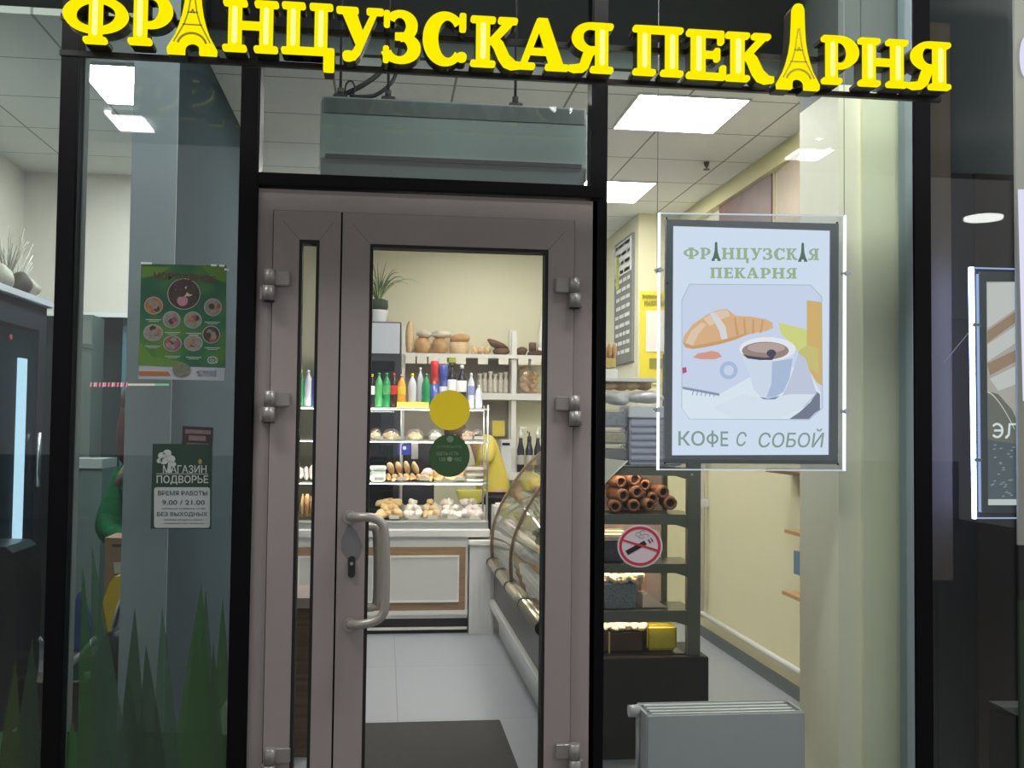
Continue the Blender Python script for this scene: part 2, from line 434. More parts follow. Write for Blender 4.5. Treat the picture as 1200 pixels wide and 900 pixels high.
def hinge(root, px, py, side):
    c = U(px, py, -.06); s_ = side
    h = MB(HINGE)
    h.box(min(c.x, c.x + s_ * .072), -.062, c.z + .002, max(c.x, c.x + s_ * .072), -.043, c.z + .058, .004)
    h.cyl((c.x, -.064, c.z + .002), (c.x, -.064, c.z + .060), .021)
    h.cyl((c.x - s_ * .003, -.064, c.z - .055), (c.x - s_ * .003, -.064, c.z), .023)
    h.box(min(c.x, c.x - s_ * .036), -.058, c.z - .052, max(c.x, c.x - s_ * .036), -.031, c.z - .003, .003)
    h.m(GASKET).cyl((c.x, -.064, c.z - .059), (c.x, -.064, c.z - .055), .02)
    h.build('hinge', root)
for py in (335, 477, 896): hinge(dr2, 316, py, 1)
for py in (344, 482, 890): hinge(dr1, 673, py, -1)
# pull handle on the main leaf
hp = [U(410, 606, -.06), U(421, 606, -.105), U(437, 607, -.12), U(447, 613, -.122), U(451, 627, -.122), U(452, 670, -.122), U(451, 710, -.122), U(447, 722, -.12), U(437, 729, -.118), U(421, 732, -.105), U(410, 732, -.06)]
h = MB(HANDLE)
def smooth_path(P, k=4):
    out = []
    P = [Vector(p) for p in P]
    for i in range(len(P) - 1):
        p0, p1, p2, p3 = P[max(i - 1, 0)], P[i], P[i + 1], P[min(i + 2, len(P) - 1)]
        for j in range(k):
            t = j / k
            out.append(.5 * ((2 * p1) + (-p0 + p2) * t + (2 * p0 - 5 * p1 + 4 * p2 - p3) * t * t + (-p0 + 3 * p1 - 3 * p2 + p3) * t ** 3))
    out.append(P[-1]); return out
h.tube(smooth_path(hp), .0165, 14)
for py in (606, 732):
    c = U(410, py, -.05); h.cyl((c.x, -.044, c.z), (c.x, -.062, c.z), .024, n=20)
h.build('pull_handle', dr1)
# inner handle seen through the glass
ih = MB(HANDLE).tube(smooth_path([U(425, 618, .04), U(436, 618, .09), U(441, 624, .10), U(442, 665, .10), U(441, 705, .10), U(436, 712, .09), U(425, 712, .04)]), .015, 12)
ih.build('inner_handle', dr1)
c = U(412, 664, -.045)
lk = MB(mat('lock_black', (.02, .02, .02), .35))
lk.poly3([(c.x + .0135 * math.cos(t), -.052, c.z + (.026 if math.sin(t) > 0 else -.026) + .0135 * math.sin(t)) for t in [2 * math.pi * k / 20 for k in range(20)]], (0, .012, 0))
lk.m(STEEL).cyl((c.x, -.055, c.z + .012), (c.x, -.05, c.z + .012), .006)
lk.build('keyhole_escutcheon', dr1)
pl = MB(mat('worn_plate', (.21, .21, .22), .3, metal=.4)).poly3([U(x, y, -.0435) for x, y in ((408, 614), (400, 632), (400, 645), (408, 655), (420, 655), (425, 640), (418, 622))], (0, .0015, 0))
pl.build('wear_plate', dr1)

# ================================================================== CEILING LIGHTS
LEDW = emit('led_panel_white', (1, .97, .92), PANEL_E)
LEDL = emit('led_panel_left', (.95, .98, 1), PANEL_L)
RIM = mat('lamp_rim', (.7, .7, .68), .5)
def led_panel(x0, x1, y0, y1, label, m_=LEDW, group='square LED panels in the ceilings'):
    t = thing('ceiling_light', label, 'ceiling light', ((x0 + x1) / 2, (y0 + y1) / 2, CZ), group)
    MB(m_).box(x0 + .012, y0 + .012, CZ - .008, x1 - .012, y1 - .012, CZ - .004).build('diffuser', t)
    r = MB(RIM).box(x0, y0, CZ - .010, x0 + .012, y1, CZ).box(x1 - .012, y0, CZ - .01, x1, y1, CZ).box(x0 + .012, y0, CZ - .01, x1 - .012, y0 + .012, CZ).box(x0 + .012, y1 - .012, CZ - .01, x1 - .012, y1, CZ)
    r.build('rim', t)
a, b, c, d = [UZ(*p, CZ) for p in ((745, 110), (882, 113), (840, 154), (717, 151))]
bx0, bx1, by0, by1 = (a.x + d.x) / 2, (b.x + c.x) / 2, (a.y + b.y) / 2, (c.y + d.y) / 2
led_panel(bx0, bx1, by0, by1, 'large bright square ceiling light seen whole above the coffee poster')
e = UZ(769, 213, CZ); f_ = UZ(745, 237, CZ)
led_panel(bx0, bx1, e.y, f_.y, 'second bright ceiling light deeper in, beside the black mullion')
led_panel(bx0 - 1.3, bx1 - 1.3, e.y, f_.y, 'added ceiling light, unseen behind the air curtain over the back counter')  # out of view, added to light the room by the counter
led_panel(.6, 1.2, 4.45, 5.05, 'added unseen ceiling light above the bread shelves at the back wall', emit('led_fill_rear', (1, .97, .94), 11.0))  # unseen panel added to brighten the back wall
led_panel(-.02, .58, 1.5, 2.1, 'added ceiling light, unseen behind the air curtain near the entrance')  # another unseen extra panel, for light near the entrance
a = UZ(125, 120, CZ); b = UZ(110, 73, CZ)
led_panel(a.x, -1.06, b.y, a.y, 'bright ceiling light of the left shop beside the blue grey partition', LEDL)
led_panel(-1.49, -1.06, 2.2, 2.8, 'added ceiling light of the left shop, unseen behind the partition edge', LEDL)  # unseen, added to brighten the left shop's walls
# mall corridor lamps: their mirror images show in the panes
LAMP = emit('corridor_lamp', (1, .98, .96), LAMP_E)
struct(MB(mat('corridor_ceiling', (.36, .36, .37), .9)).box(-6, -5, 3.9, 7, -.3, 3.95), 'ceiling_corridor', 'corridor ceiling in front of the shops')
def mall_lamp(px, py, w, l, zc=3.88, rnd=False, label=''):
    d_ = ray(px, py); t_ = (zc - CAM.z) / d_.z; p = CAM + d_ * t_; p = Vector((p.x, -p.y, zc))
    m_ = MB(LAMP)
    if rnd: m_.cyl((p.x, p.y, zc - .02), (p.x, p.y, zc), w, n=24)
    else: m_.box(p.x - w, p.y - l, zc - .02, p.x + w, p.y + l, zc)
    tag(m_.build('corridor_lamp', loc=p), label, 'ceiling light', 'corridor lamps mirrored in the windows')
mall_lamp(152, 141, .13, .25, label='corridor lamp mirrored in the poster window at top left')
mall_lamp(956, 174, .13, .28, zc=3.7, label='corridor lamp mirrored above the illuminated coffee poster')
mall_lamp(650, 127, .13, .1, rnd=True, label='round corridor lamp mirrored in the pane above the door')
mall_lamp(1153, 254, .14, .1, zc=3.2, rnd=True, label='round corridor lamp mirrored in the dark pane at far right')

# ================================================================== THE SIGN
YS = -.42
SIGN = emit('sign_yellow', (1, .86, .0), 1.0)
CORE = emit('sign_core', (1, .95, .30), 1.15)
BODY = mat('sign_housing', (.012, .012, .008), .5)
GROOVE = mat('sign_groove', (.22, .17, .0), .6)
def rr(x0, y0, x1, y1, r=.035):
    r = min(r, (x1 - x0) / 2.01, (y1 - y0) / 2.01); P = []
    for cx, cy, a0 in ((x1 - r, y1 - r, 0), (x0 + r, y1 - r, 90), (x0 + r, y0 + r, 180), (x1 - r, y0 + r, 270)):
        for k in range(4): P.append((cx + r * math.cos(R(a0 + 30 * k)), cy + r * math.sin(R(a0 + 30 * k))))
    return P
def arc(cx, cy, rx, ry, ix, iy, a0, a1, ox=0., oy=0., n=18):
    P = [(cx + rx * math.cos(R(a0 + (a1 - a0) * k / n)), cy + ry * math.sin(R(a0 + (a1 - a0) * k / n))) for k in range(n + 1)]
    Q = [(cx + ox + ix * math.cos(R(a0 + (a1 - a0) * k / n)), cy + oy + iy * math.sin(R(a0 + (a1 - a0) * k / n))) for k in range(n + 1)]
    return P + Q[::-1]
def stem(cx, w=.26, s=.48, y0=0., y1=1., top=True, bot=True, th=.12):
    P = [rr(cx - w / 2, y0 + .02, cx + w / 2, y1 - .02, .01)]
    if top: P.append(rr(cx - s / 2, y1 - th, cx + s / 2, y1, .05))
    if bot: P.append(rr(cx - s / 2, y0, cx + s / 2, y0 + th, .05))
    return P
def glyph(ch):
    """returns width, outlines, bright cores (rects)"""
    if ch == 'Ф':
        return 1.3, stem(.65) + [arc(.65, .54, .65, .35, .40, .235, 90, 270), arc(.65, .54, .65, .35, .40, .235, -90, 90)], [(.60, .14, .70, .86)]
    if ch == 'Р':
        return .88, stem(.24) + [arc(.42, .66, .46, .34, .19, .225, -90, 90), rr(.2, .88, .46, 1, .01), rr(.2, .32, .46, .435, .01)], [(.19, .14, .29, .86)]
    if ch == 'Я':
        W_ = .92
        return W_, stem(W_ - .24) + [arc(.46, .70, .40, .30, .17, .185, 90, 270), rr(.44, .885, .75, 1, .01), rr(.44, .40, .75, .515, .01),
                [(.62, .46), (.44, .46), (.30, .40), (.22, .16), (.12, .13), (.0, .12), (-.01, .02), (.10, -.02), (.30, .0), (.40, .08), (.50, .34)][::-1]], [(W_ - .29, .14, W_ - .19, .86)]
    if ch == 'Н':
        return 1.1, stem(.24) + stem(.86) + [rr(.3, .44, .8, .58, .01)], [(.19, .14, .29, .86), (.81, .14, .91, .86)]
    if ch == 'П':
        return 1.06, stem(.24) + stem(.82) + [rr(.1, .86, .96, 1, .03)], [(.19, .14, .29, .84), (.77, .14, .87, .84)]
    if ch == 'Ц':
        return 1.12, stem(.24) + stem(.80) + [rr(.1, 0, 1.0, .13, .02), rr(.86, -.32, 1.08, .13, .03)], [(.19, .14, .29, .86), (.75, .14, .85, .86)]
    if ch == 'Е':
        return .80, [rr(.1, .02, .38, .98, .01), rr(0, .87, .76, 1, .05), rr(0, 0, .80, .13, .05), rr(.3, .44, .62, .57, .01), rr(.56, .37, .68, .64, .04), rr(.64, .72, .76, 1, .04), rr(.68, 0, .80, .29, .04)], [(.19, .14, .29, .86)]
    if ch == 'К':
        return .94, stem(.24) + [[(.36, .44), (.36, .56), (.64, .90), (.78, .90), (.80, .86), (.54, .56)][::-1], rr(.52, .88, .90, 1, .05),
                [(.34, .54), (.50, .62), (.62, .50), (.74, .24), (.86, .13), (.96, .12), (.96, .0), (.78, -.03), (.64, .02), (.54, .16), (.44, .40)][::-1]], [(.19, .14, .29, .86)]
    if ch == 'А':
        return 1.06, [[(.06, .06), (.20, .06), (.52, .90), (.60, 1.0), (.42, 1.02), (.36, .90)], [(.40, 1.0), (.44, 1.03), (.62, 1.03), (.96, .06), (.68, .06), (.44, .84)], rr(.26, .30, .76, .42, .01), rr(0, 0, .38, .12, .05), rr(.58, 0, 1.06, .12, .05)], []
    if ch == 'У':
        return .98, [[(.10, .94), (.40, .94), (.60, .42), (.50, .22), (.40, .30)], [(.74, .94), (.86, .94), (.50, .10), (.40, -.02), (.22, -.04), (.20, .04), (.36, .16)], rr(0, .88, .46, 1, .05), rr(.62, .88, .98, 1, .05), rr(.14, -.05, .38, .14, .09)], []
    if ch == 'З':
        return .80, [arc(.36, .72, .36, .30, .13, .18, -90, 150, -.02, 0), arc(.36, .28, .43, .30, .18, .18, -160, 90, -.03, 0), rr(.24, .44, .42, .57, .02), rr(.0, .68, .13, 1.0, .05), rr(-.01, -.02, .12, .30, .05)], []
    if ch == 'С':
        return .92, [arc(.46, .50, .46, .53, .20, .39, 42, 318, .06, 0, 28), rr(.76, .66, .90, 1.02, .04), rr(.70, .06, .92, .24, .09)], []
def tower(h):
    """half width profile of the tower emblem, h = total height in letter units"""
    prof = [(.40, 0), (.41, .10), (.36, .20), (.28, .36), (.22, .55), (.17, .76), (.135, 1.0), (.12, 1.3), (.11, h - .12), (.07, h - .02), (.0, h)]
    Rr = [(x, y) for x, y in prof]
    Lf = [(-x, y) for x, y in prof[::-1][1:]]
    arch = [(-.12 + 0, 0)] + [(.12 * math.cos(R(180 - 18 * k)), .10 + .12 * math.sin(R(180 - 18 * k))) for k in range(11)] + [(.12, 0)]
    return arch + Rr + Lf
sign = thing('shop_sign', 'glowing yellow Cyrillic bakery sign with two tower emblems above the door', 'sign', (.6, YS, 2.80))
ZB, HH = U(520, 74, YS).z, U(520, 15, YS).z - U(520, 74, YS).z
LET = [('Ф', 72, 149, 50), ('Р', 149, 201, 52), ('T', 195, 254, 63), ('Н', 260, 325.5, 60), ('Ц', 329, 394, 63), ('У', 393, 449, 68), ('З', 449, 493.5, 72), ('С', 495, 547, 74), ('К', 551, 609, 78), ('А', 605, 667, 81), ('Я', 667, 719, 84),
       ('П', 742, 801, 88), ('Е', 805, 851, 92), ('К', 851, 906, 95), ('T', 911, 961, 104), ('Р', 964, 1007, 98), ('Н', 1007, 1065, 101), ('Я', 1066, 1115, 104)]
for ch, p0, p1, pb in LET:
    A = U(p0, pb, YS); B = U(p1, pb, YS); z0 = A.z if ch == 'T' else ZB + .0
    z0 = U((p0 + p1) / 2, pb, YS).z
    Hh = HH if p0 > 150 else HH * 1.02
    if ch == 'T':
        k = (B.x - A.x) / .82; cx = (A.x + B.x) / 2; h_ = (.312 if p0 > 900 else .33) / Hh
        outs = [[(cx + x * k, z0 + y * Hh) for x, y in tower(h_)]]; cores = []
    else:
        W_, outl, cores_ = glyph(ch); k = (B.x - A.x) / W_
        outs = [[(A.x + x * k, z0 + y * Hh) for x, y in o] for o in outl]
        cores = [[(A.x + x * k, z0 + y * Hh) for x, y in rr(*c_, .045)] for c_ in cores_]
    nm = 'tower_emblem' if ch == 'T' else 'letter'
    f = MB(SIGN)
    for i, o in enumerate(outs): f.poly3([(x, YS - .00025 * i, z) for x, z in o], (0, .018, 0))
    fo = f.build(nm, sign)
    bd = MB(BODY)
    for i, o in enumerate(outs): bd.poly3([(x, YS + .0185, z) for x, z in o], (0, .065, 0))
    bd.build('housing', fo)
    if cores:
        for o in cores: MB(CORE).poly3([(x, YS - .004, z) for x, z in o], (0, .004, 0)).build('bright_core', fo)
    if ch == 'T':
        g = MB(GROOVE)
        def ln(x0, y0, x1, y1, w=.012):
            p = Vector((cx + x0 * k, YS - .0015, z0 + y0 * Hh)); q = Vector((cx + x1 * k, YS - .0015, z0 + y1 * Hh))
            n = Vector((-(q - p).z, 0, (q - p).x)).normalized() * w * Hh
            g.poly3([p - n, q - n, q + n, p + n], (0, .0016, 0))
        for s_ in (-1, 1):
            ln(s_ * .30, .22, s_ * .13, .58); ln(s_ * .13, .58, s_ * .07, .80); ln(s_ * .07, .80, s_ * .012, 1.25)
            ln(s_ * .03, .78, 0, .86)
        ln(-.16, .56, .16, .56); ln(-.09, .80, .09, .80)
        for j in range(10):
            t0, t1 = R(15 + 15 * j), R(30 + 15 * j)
            ln(.24 * math.cos(t0), .14 + .26 * math.sin(t0), .24 * math.cos(t1), .14 + .26 * math.sin(t1), .02)
        g.build('engraving', fo)
xa, xb = U(60, 50, YS).x, U(1118, 104, YS).x
rl = MB(mat('rail_black', (.012, .013, .012), .4)).box(xa, YS + .085, ZB - .012, xb, YS + .105, ZB + .006).box(xa, YS + .085, ZB + .11, xb, YS + .105, ZB + .13)
rl.build('mounting_rail', sign)
for px in (75, 290, 700, 1082):
    p = U(px, 60, YS)
    MB(mat('rail_black', (0, 0, 0))).box(p.x - .012, YS + .115, ZB + .108, p.x + .012, -.05, ZB + .132).build('bracket', sign)

# ================================================================== AIR CURTAIN
ac = thing('air_curtain', 'long grey green air curtain hanging above the door inside', 'air curtain', (.3, .5, 2.7))
A, B = U(376, 160, .36), U(687, 160, .36)
zt, zb = U(500, 117, .36).z, U(500, 199, .36).z
ACM = mat('air_curtain_grey', (.20, .25, .245), .35, spec=.5)
pf = [(.36, zb + .035), (.36, zt - .05), (.375, zt), (.62, zt), (.62, zb - .05), (.40, zb - .035)]
MB(ACM).poly3([(A.x, y, z) for y, z in pf], (B.x - A.x, 0, 0)).build('casing', ac)
MB(mat('slot_dark', (.01, .012, .012), .6)).box(A.x + .02, .354, zb + .032, B.x - .02, .372, zb + .050).build('air_slot', ac)
MB(mat('air_top_dark', (.09, .11, .11), .5)).box(A.x + .01, .356, zt - .075, B.x - .01, .375, zt - .012).build('intake_grille', ac)
MB(STEEL).box(A.x - .004, .362, zb - .02, A.x, .6, zt - .03).build('end_plate', ac)
MB(STEEL).box(B.x, .362, zb - .02, B.x + .004, .6, zt - .03).build('end_plate', ac)
for px in (399, 455, 604):
    p = U(px, 110, .42)
    r_ = MB(mat('rod_dark', (.05, .05, .055), .4)).cyl((p.x, .42, zt - .01), (p.x, .42, 4.1), .006, n=8).box(p.x - .03, .40, zt - .012, p.x + .03, .46, zt + .022, .004).cyl((p.x, .42, zt + .02), (p.x, .42, zt + .05), .014, n=10)
    r_.build('hanging_rod', ac)
P = [U(400, 112, .45), U(425, 100, .45), U(446, 84, .47), U(452, 66, .5), U(456, 40, .55)]
cb = MB(mat('cable_black', (.03, .03, .032), .5)).tube(smooth_path(P), .011, 8)
P2 = [p + Vector((.05, .02, -.035)) for p in P]; P2[0] = U(410, 113, .45)
cb.tube(smooth_path(P2), .009, 8)
cb.tube(smooth_path([U(404, 108, .43), U(406, 98, .43), U(412, 95, .43), U(416, 103, .43), U(414, 111, .43)]), .004, 6)
cb.build('cable', ac)
sp = UZ(828, 190, CZ)
MB(mat('sprinkler_dark', (.12, .12, .12), .5)).cyl((sp.x, sp.y, CZ - .03), (sp.x, sp.y, CZ - .001), .012, .02, n=10).cyl((sp.x, sp.y, CZ - .05), (sp.x, sp.y, CZ - .045), .022, n=12).cyl((sp.x, sp.y, CZ - .05), (sp.x, sp.y, CZ - .03), .006, n=8)
s_ = MB(mat('sprinkler_dark', (0, 0, 0))).cyl((sp.x, sp.y, CZ - .03), (sp.x, sp.y, CZ - .001), .012, .02, n=10).cyl((sp.x, sp.y, CZ - .05), (sp.x, sp.y, CZ - .045), .022, n=12).cyl((sp.x, sp.y, CZ - .05), (sp.x, sp.y, CZ - .03), .006, n=8)
tag(s_.build('sprinkler', loc=(sp.x, sp.y, CZ)), 'small dark sprinkler head on the bakery ceiling', 'sprinkler')

# ================================================================== BACK COUNTER
YC = 3.78
G0 = lambda px, py, Y=YC: U(px, py, Y)
ct = thing('counter', 'white serving counter with brown framed panels at the back', 'counter', (.1, YC + .25, 0))
zc1, zc0 = G0(520, 620).z, G0(520, 629).z
xl, xr = -.84, G0(548, 690).x
MB(WHITE).box(xl, YC - .03, zc0, G0(574, 620).x, YC + .55, zc1, .006).build('worktop', ct)
MB(WHITE).box(xl, YC + .0, .11, xr, YC + .5, zc0).build('body', ct)
BRW = wood('counter_brown', (.30, .19, .10), (.38, .25, .14), axis='x')
LT = mat('panel_light', (.70, .68, .66), .4)
MOULD = mat('white_moulding', (.85, .82, .79), .35)
zA, zB_ = G0(500, 641).z, G0(500, 715).z
for xa_, xb_ in ((G0(448, 680).x, G0(545, 680).x), (G0(340, 680).x, G0(446.5, 680).x)):
    MB(BRW).box(xa_, YC - .012, zB_, xb_, YC - .0005, zA).build('brown_frame', ct)
    b_ = (xb_ - xa_) * .10
    MB(LT).box(xa_ + b_, YC - .024, zB_ + .075, xb_ - b_, YC - .0125, zA - .075).build('raised_panel', ct)
    o = MB(MOULD); t = .014
    X0, X1, Z0, Z1 = xa_ + b_ - t, xb_ - b_ + t, zB_ + .075 - t, zA - .075 + t
    o.box(X0, YC - .03, Z0, X0 + t, YC - .0125, Z1).box(X1 - t, YC - .03, Z0, X1, YC - .0125, Z1).box(X0 + t, YC - .03, Z0, X1 - t, YC - .0125, Z0 + t).box(X0 + t, YC - .03, Z1 - t, X1 - t, YC - .0125, Z1)
    o.build('moulding', ct)
MB(MOULD).box(xl, YC - .02, G0(500, 720).z, xr, YC, G0(500, 715).z).box(xl, YC - .02, .03, xr, YC + .01, .045).build('base_moulding', ct)
MB(mat('plinth_black', (.012, .011, .011), .4)).box(xl, YC + .01, .0, xr, YC + .45, .11).build('plinth', ct)
pt = thing('counter_pillar', 'white fluted end pillar between the counter and the pastry case', 'pillar', (G0(562, 690).x, YC, 0))
px0, px1 = G0(549, 690).x + .002, G0(578, 690).x
pm = MB(WHITE).box(px0, YC - .05, .0, px1, YC + .4, G0(560, 638).z)
for k in range(4):
    xx = px0 + .02 + k * (px1 - px0 - .05) / 3
    pm.box(xx, YC - .056, .03, xx + .018, YC - .05, G0(560, 645).z, .002)
pm.build('shaft', pt)
MB(MOULD).box(px0 - .01, YC - .075, G0(560, 638).z, px1 + .01, YC + .4, G0(560, 632).z, .004).build('capital', pt)
# side worktop behind the pillar with a white post
MB(WHITE).box(G0(576, 600).x, YC + .25, .0, G0(604, 600).x, YC + .30, zc1 + .1)

# ------------------------------------------------------------------ glass display shelves on the counter
YD0, YD1 = YC + .02, YC + .34
ds = thing('glass_display_shelf', 'four tier glass display shelf full of pastries on the white counter', 'display shelf', (.1, YD0, zc1), )
lv = [U(500, py, YD0).z for py in (610, 565, 516, 478)]
xs0, xs1 = -.80, U(573, 540, YD0).x
for i, z in enumerate(lv):
    MB(GL_SHELF).box(xs0, YD0, z - .010, xs1, YD1, z).build('glass_shelf', ds)
    MB(mat('shelf_edge_light', (.80, .78, .70), .3)).box(xs0, YD0 - .006, z - .013, xs1, YD0 - .0005, z + .001).build('edge_strip', ds)
LEDS = emit('shelf_led', (1, .95, .88), 28.0)
for i in (1, 2, 3):
    MB(LEDS).box(xs0 + .05, YD0 + .004, lv[i] - .017, xs1 - .05, YD0 + .016, lv[i] - .0135).build('shelf_light', ds)
for x in (xs1 - .012, U(470, 540, YD0).x, xs0):
    for y in (YD0 + .0, YD1):
        if y == YD0 and x == U(470, 540, YD0).x: continue
        MB(STEEL).cyl((x, y + (.0 if y == YD0 else 0), zc1), (x, y, lv[3] + .03), .008, n=10).build('post', ds)
MB(mat('base_case_steel', (.42, .43, .44), .3, metal=.3)).box(xs0, YD0 - .01, zc1 + .001, xs1, YD1, lv[0] - .02).build('base_box', ds)

def X_at(px, py=550, Y=YD0 + .1): return U(px, py, Y).x
rnd = random.Random(3)
def pastry(name, kind, c, r, m_, label, group, seed, cat='pastry', nz=.22, rot=0., sub=2):
    mb_ = MB(m_); mb_.blob(c, r, nz, seed, sub, (0, 0, rot), flat=.7)
    return tag(mb_.build(name, loc=(c[0], c[1], c[2] - r[2] * .7)), label, cat, group)
# bottom tier: five heaps
heaps = [(440, 472, GOLD, 'golden sugar-dusted puff pastry in the heap at the left end of the bottom tier', 'puff pastries, leftmost golden heap', 8),
         (473, 494, SUGAR, 'white powdered puff pastry in the second heap on the bottom tier', 'puff pastries, second white heap', 6),
         (494, 515, BREADP, 'tan nut-topped pastry in the middle heap of the bottom tier', 'puff pastries, middle tan heap', 6),
         (516, 540, SUGAR, 'white powdered puff pastry in the heap right of the tan middle heap', 'puff pastries, fourth white heap', 7),
         (541, 566, PINKB, 'pinkish meringue pastry in the heap at the right end of the bottom tier', 'meringues, rightmost pink heap', 7)]
def tag_card(px, py, Y, parent, w=.035, h=.026, m_=TAGM, dy=-.004):
    p = U(px, py, Y)
    MB(m_).box(p.x - w, Y + dy - .002, p.z - h, p.x + w, Y + dy, p.z + h).build('price_tag', parent)
for k, (a, b, m_, lab, grp, n) in enumerate(heaps):
    for j in range(n):
        row = 0 if j < 3 else (1 if j < 5 else 2)
        xa_, xb_ = X_at(a, 600), X_at(b, 600); w_ = xb_ - xa_
        fx = [(.18, .5, .82), (.33, .67), (.5, .25, .75)][row][(j if row == 0 else j - 3 if row == 1 else j - 5) % (3 if row != 1 else 2)]
        pastry('puff_pastry', 0, (xa_ + w_ * fx, YD0 + .09 + row * .06 + (j % 2) * .03, lv[0] + .036 + row * .038), (w_ * .24, .05, .036), m_, lab, grp, k * 20 + j, nz=.3)
for px in (462, 485, 507, 530, 556): tag_card(px, 606, YD0 - .004, ds, .036, .014)
# third tier
box = thing('pastry_box', 'white lidded plastic box left on the eclair tier', 'box', (X_at(443), YD0 + .1, lv[1]))
MB(mat('box_white', (.78, .84, .80), .4)).box(X_at(434), YD0 + .03, lv[1] + .001, X_at(452), YD0 + .2, lv[1] + .085, .01).build('tray', box)
MB(mat('box_lid', (.86, .92, .89), .3)).box(X_at(433), YD0 + .025, lv[1] + .085, X_at(453), YD0 + .205, lv[1] + .115, .008).build('lid', box)
for j in range(4):
    x = X_at(458 + j * 9.5); tag(MB(BREADP).blob((x, YD0 + .12, lv[1] + .10), (.024, .07, .032), .12, j, 2, (R(-35), 0, R(-18))).build('eclair', loc=(x, YD0 + .12, lv[1])), ['pale eclair standing at the left of the upper row', 'second pale eclair of the upper row', 'third pale eclair of the upper row', 'pale eclair at the right of the upper row'][j], 'eclair', 'pale eclairs of the upper row')
for j in range(8):
    x = X_at(455 + j * 7); tag(MB(BREAD).blob((x, YD0 + .06, lv[1] + .036), (.020, .042, .025), .3, 40 + j, 2, (0, 0, R(15))).build('brown_pastry', loc=(x, YD0 + .06, lv[1])), 'small brown pastry in the lower row under the eclairs', 'pastry', 'brown pastries under the eclairs')
for j, (px, w_, m_) in enumerate(((500, .05, PINKB), (513, .05, BREAD), (526, .05, BREADP), (538, .045, BREAD))):
    x = X_at(px); tag(MB(m_).blob((x, YD0 + .09, lv[1] + .054), (w_, .06, .045), .2, 60 + j, 2).build('sweet_roll', loc=(x, YD0 + .09, lv[1])), ['pinkish sweet roll beside the eclairs', 'brown sweet roll below the green sticker', 'pale sweet roll in the middle of the third tier', 'dark sweet roll before the clear boxes'][j], 'roll', 'sweet rolls on the third tier')
for j, py in enumerate((0, 1, 2)):
    q = thing('clear_pastry_box', ['lowest clear pastry box of the stack by the shelf post', 'middle clear pastry box of the stack by the shelf post', 'topmost clear pastry box of the stack by the shelf post'][j], 'box', (X_at(555), YD0 + .1, lv[1] + j * .042), 'stacked clear pastry boxes')
    z = lv[1] + .001 + j * .042
    MB(mat('filling_pale', (.75, .72, .62), .7, noise=.2)).box(X_at(546), YD0 + .05, z + .003, X_at(566), YD0 + .19, z + .022, .005).build('filling', q)
    MB(CLEARP).box(X_at(544), YD0 + .04, z, X_at(568), YD0 + .2, z + .038, .006).build('clear_lid', q)
for px in (444, 471, 497, 539): tag_card(px, 561, YD0 - .004, ds, .036, .013)
# second tier: domed cake boxes
for j, (px, rr_, m_, lab) in enumerate(((440, .048, BREADP, 'flat golden cake in a clear dome at the left end'), (458, .068, BREAD, 'brown layered cake under the wide clear dome'), (486, .07, BREADP, 'pale cake under the tall clear dome'),
        (510, .055, SUGAR, 'white cake behind the stickers'), (546, .040, BREAD, 'orange brown bun near the right shelf post'), (559.5, .044, CHOC, 'dark chocolate cake near the right shelf post'))):
    x = X_at(px, 510); q = thing('boxed_cake', lab, 'cake', (x, YD0 + .12, lv[2]), 'boxed cakes on the second tier')
    MB(m_).blob((x, YD0 + .12, lv[2] + .028), (rr_ * .82, .07, .03), .15, 80 + j, 2, flat=.8).build('cake', q)
    MB(CLEARP).lathe((x, YD0 + .12, lv[2] + .001), [(rr_, 0), (rr_, .02), (rr_ * .93, .05), (rr_ * .6, .078), (rr_ * .1, .085)], 20, 1, min(1, .1 / rr_)).build('clear_dome', q)
for px in (444, 466, 510, 548, 561): tag_card(px, 513, YD0 - .004, ds, .034, .012)
# bottles on the top tier
def bottle(px, w, h, body, cap, lab, label, x_off=0., yy=YD0 + .10, kind='pet'):
    x = U(px, 460, yy).x; z = lv[3] + .001
    q = thing('soda_bottle' if kind == 'pet' else 'drink_can', label, 'bottle' if kind == 'pet' else 'can', (x, yy, z), 'drinks on the top tier')
    if kind == 'pet':
        MB(body).lathe((x, yy, z), [(w * .95, 0), (w * 1.12, .012), (w * 1.12, h * .26), (w * 1.02, h * .32), (w * 1.12, h * .38), (w * 1.12, h * .64), (w * .95, h * .74), (w * .55, h * .84), (w * .36, h * .88), (w * .36, h * .92)], 16).build('body', q)
        MB(cap).lathe((x, yy, z), [(w * .42, h * .92), (w * .42, h), (w * .2, h * 1.005)], 12).build('cap', q)
        if lab: MB(lab).lathe((x, yy, z), [(w * 1.13, h * .38), (w * 1.15, h * .40), (w * 1.15, h * .62), (w * 1.12, h * .64)], 16).build('label_band', q)
    else:
        MB(body).lathe((x, yy, z), [(w * .85, 0), (w, .01), (w, h * .5)], 16).build('lower_body', q)
        MB(cap).lathe((x, yy, z), [(w, h * .5 + .001), (w, h - .012), (w * .8, h)], 16).build('upper_body', q)
c_ = lambda n, r, g, b, ro=.15: mat(n, (r, g, b), ro)
GRN = c_('bottle_green', .02, .30, .10); GRN2 = c_('bottle_light_green', .10, .45, .16); COLA = c_('bottle_cola', .06, .012, .012); ORG = c_('bottle_orange', .85, .38, .04)
CLR = mat('bottle_clear', (.62, .64, .72), .12); YCAP = c_('cap_yellow', .85, .72, .05); RCAP = c_('cap_red', .6, .02, .03); GCAP = c_('cap_green', .02, .30, .12); WCAP = c_('cap_white', .85, .85, .85)
RED = c_('can_red', .62, .04, .04); BLU = c_('can_blue', .07, .10, .42); DRK = c_('bottle_dark', .02, .018, .03)
bottle(436, .020, .25, DRK, YCAP, WCAP, 'dark bottle with yellow cap at the left end of the top tier')
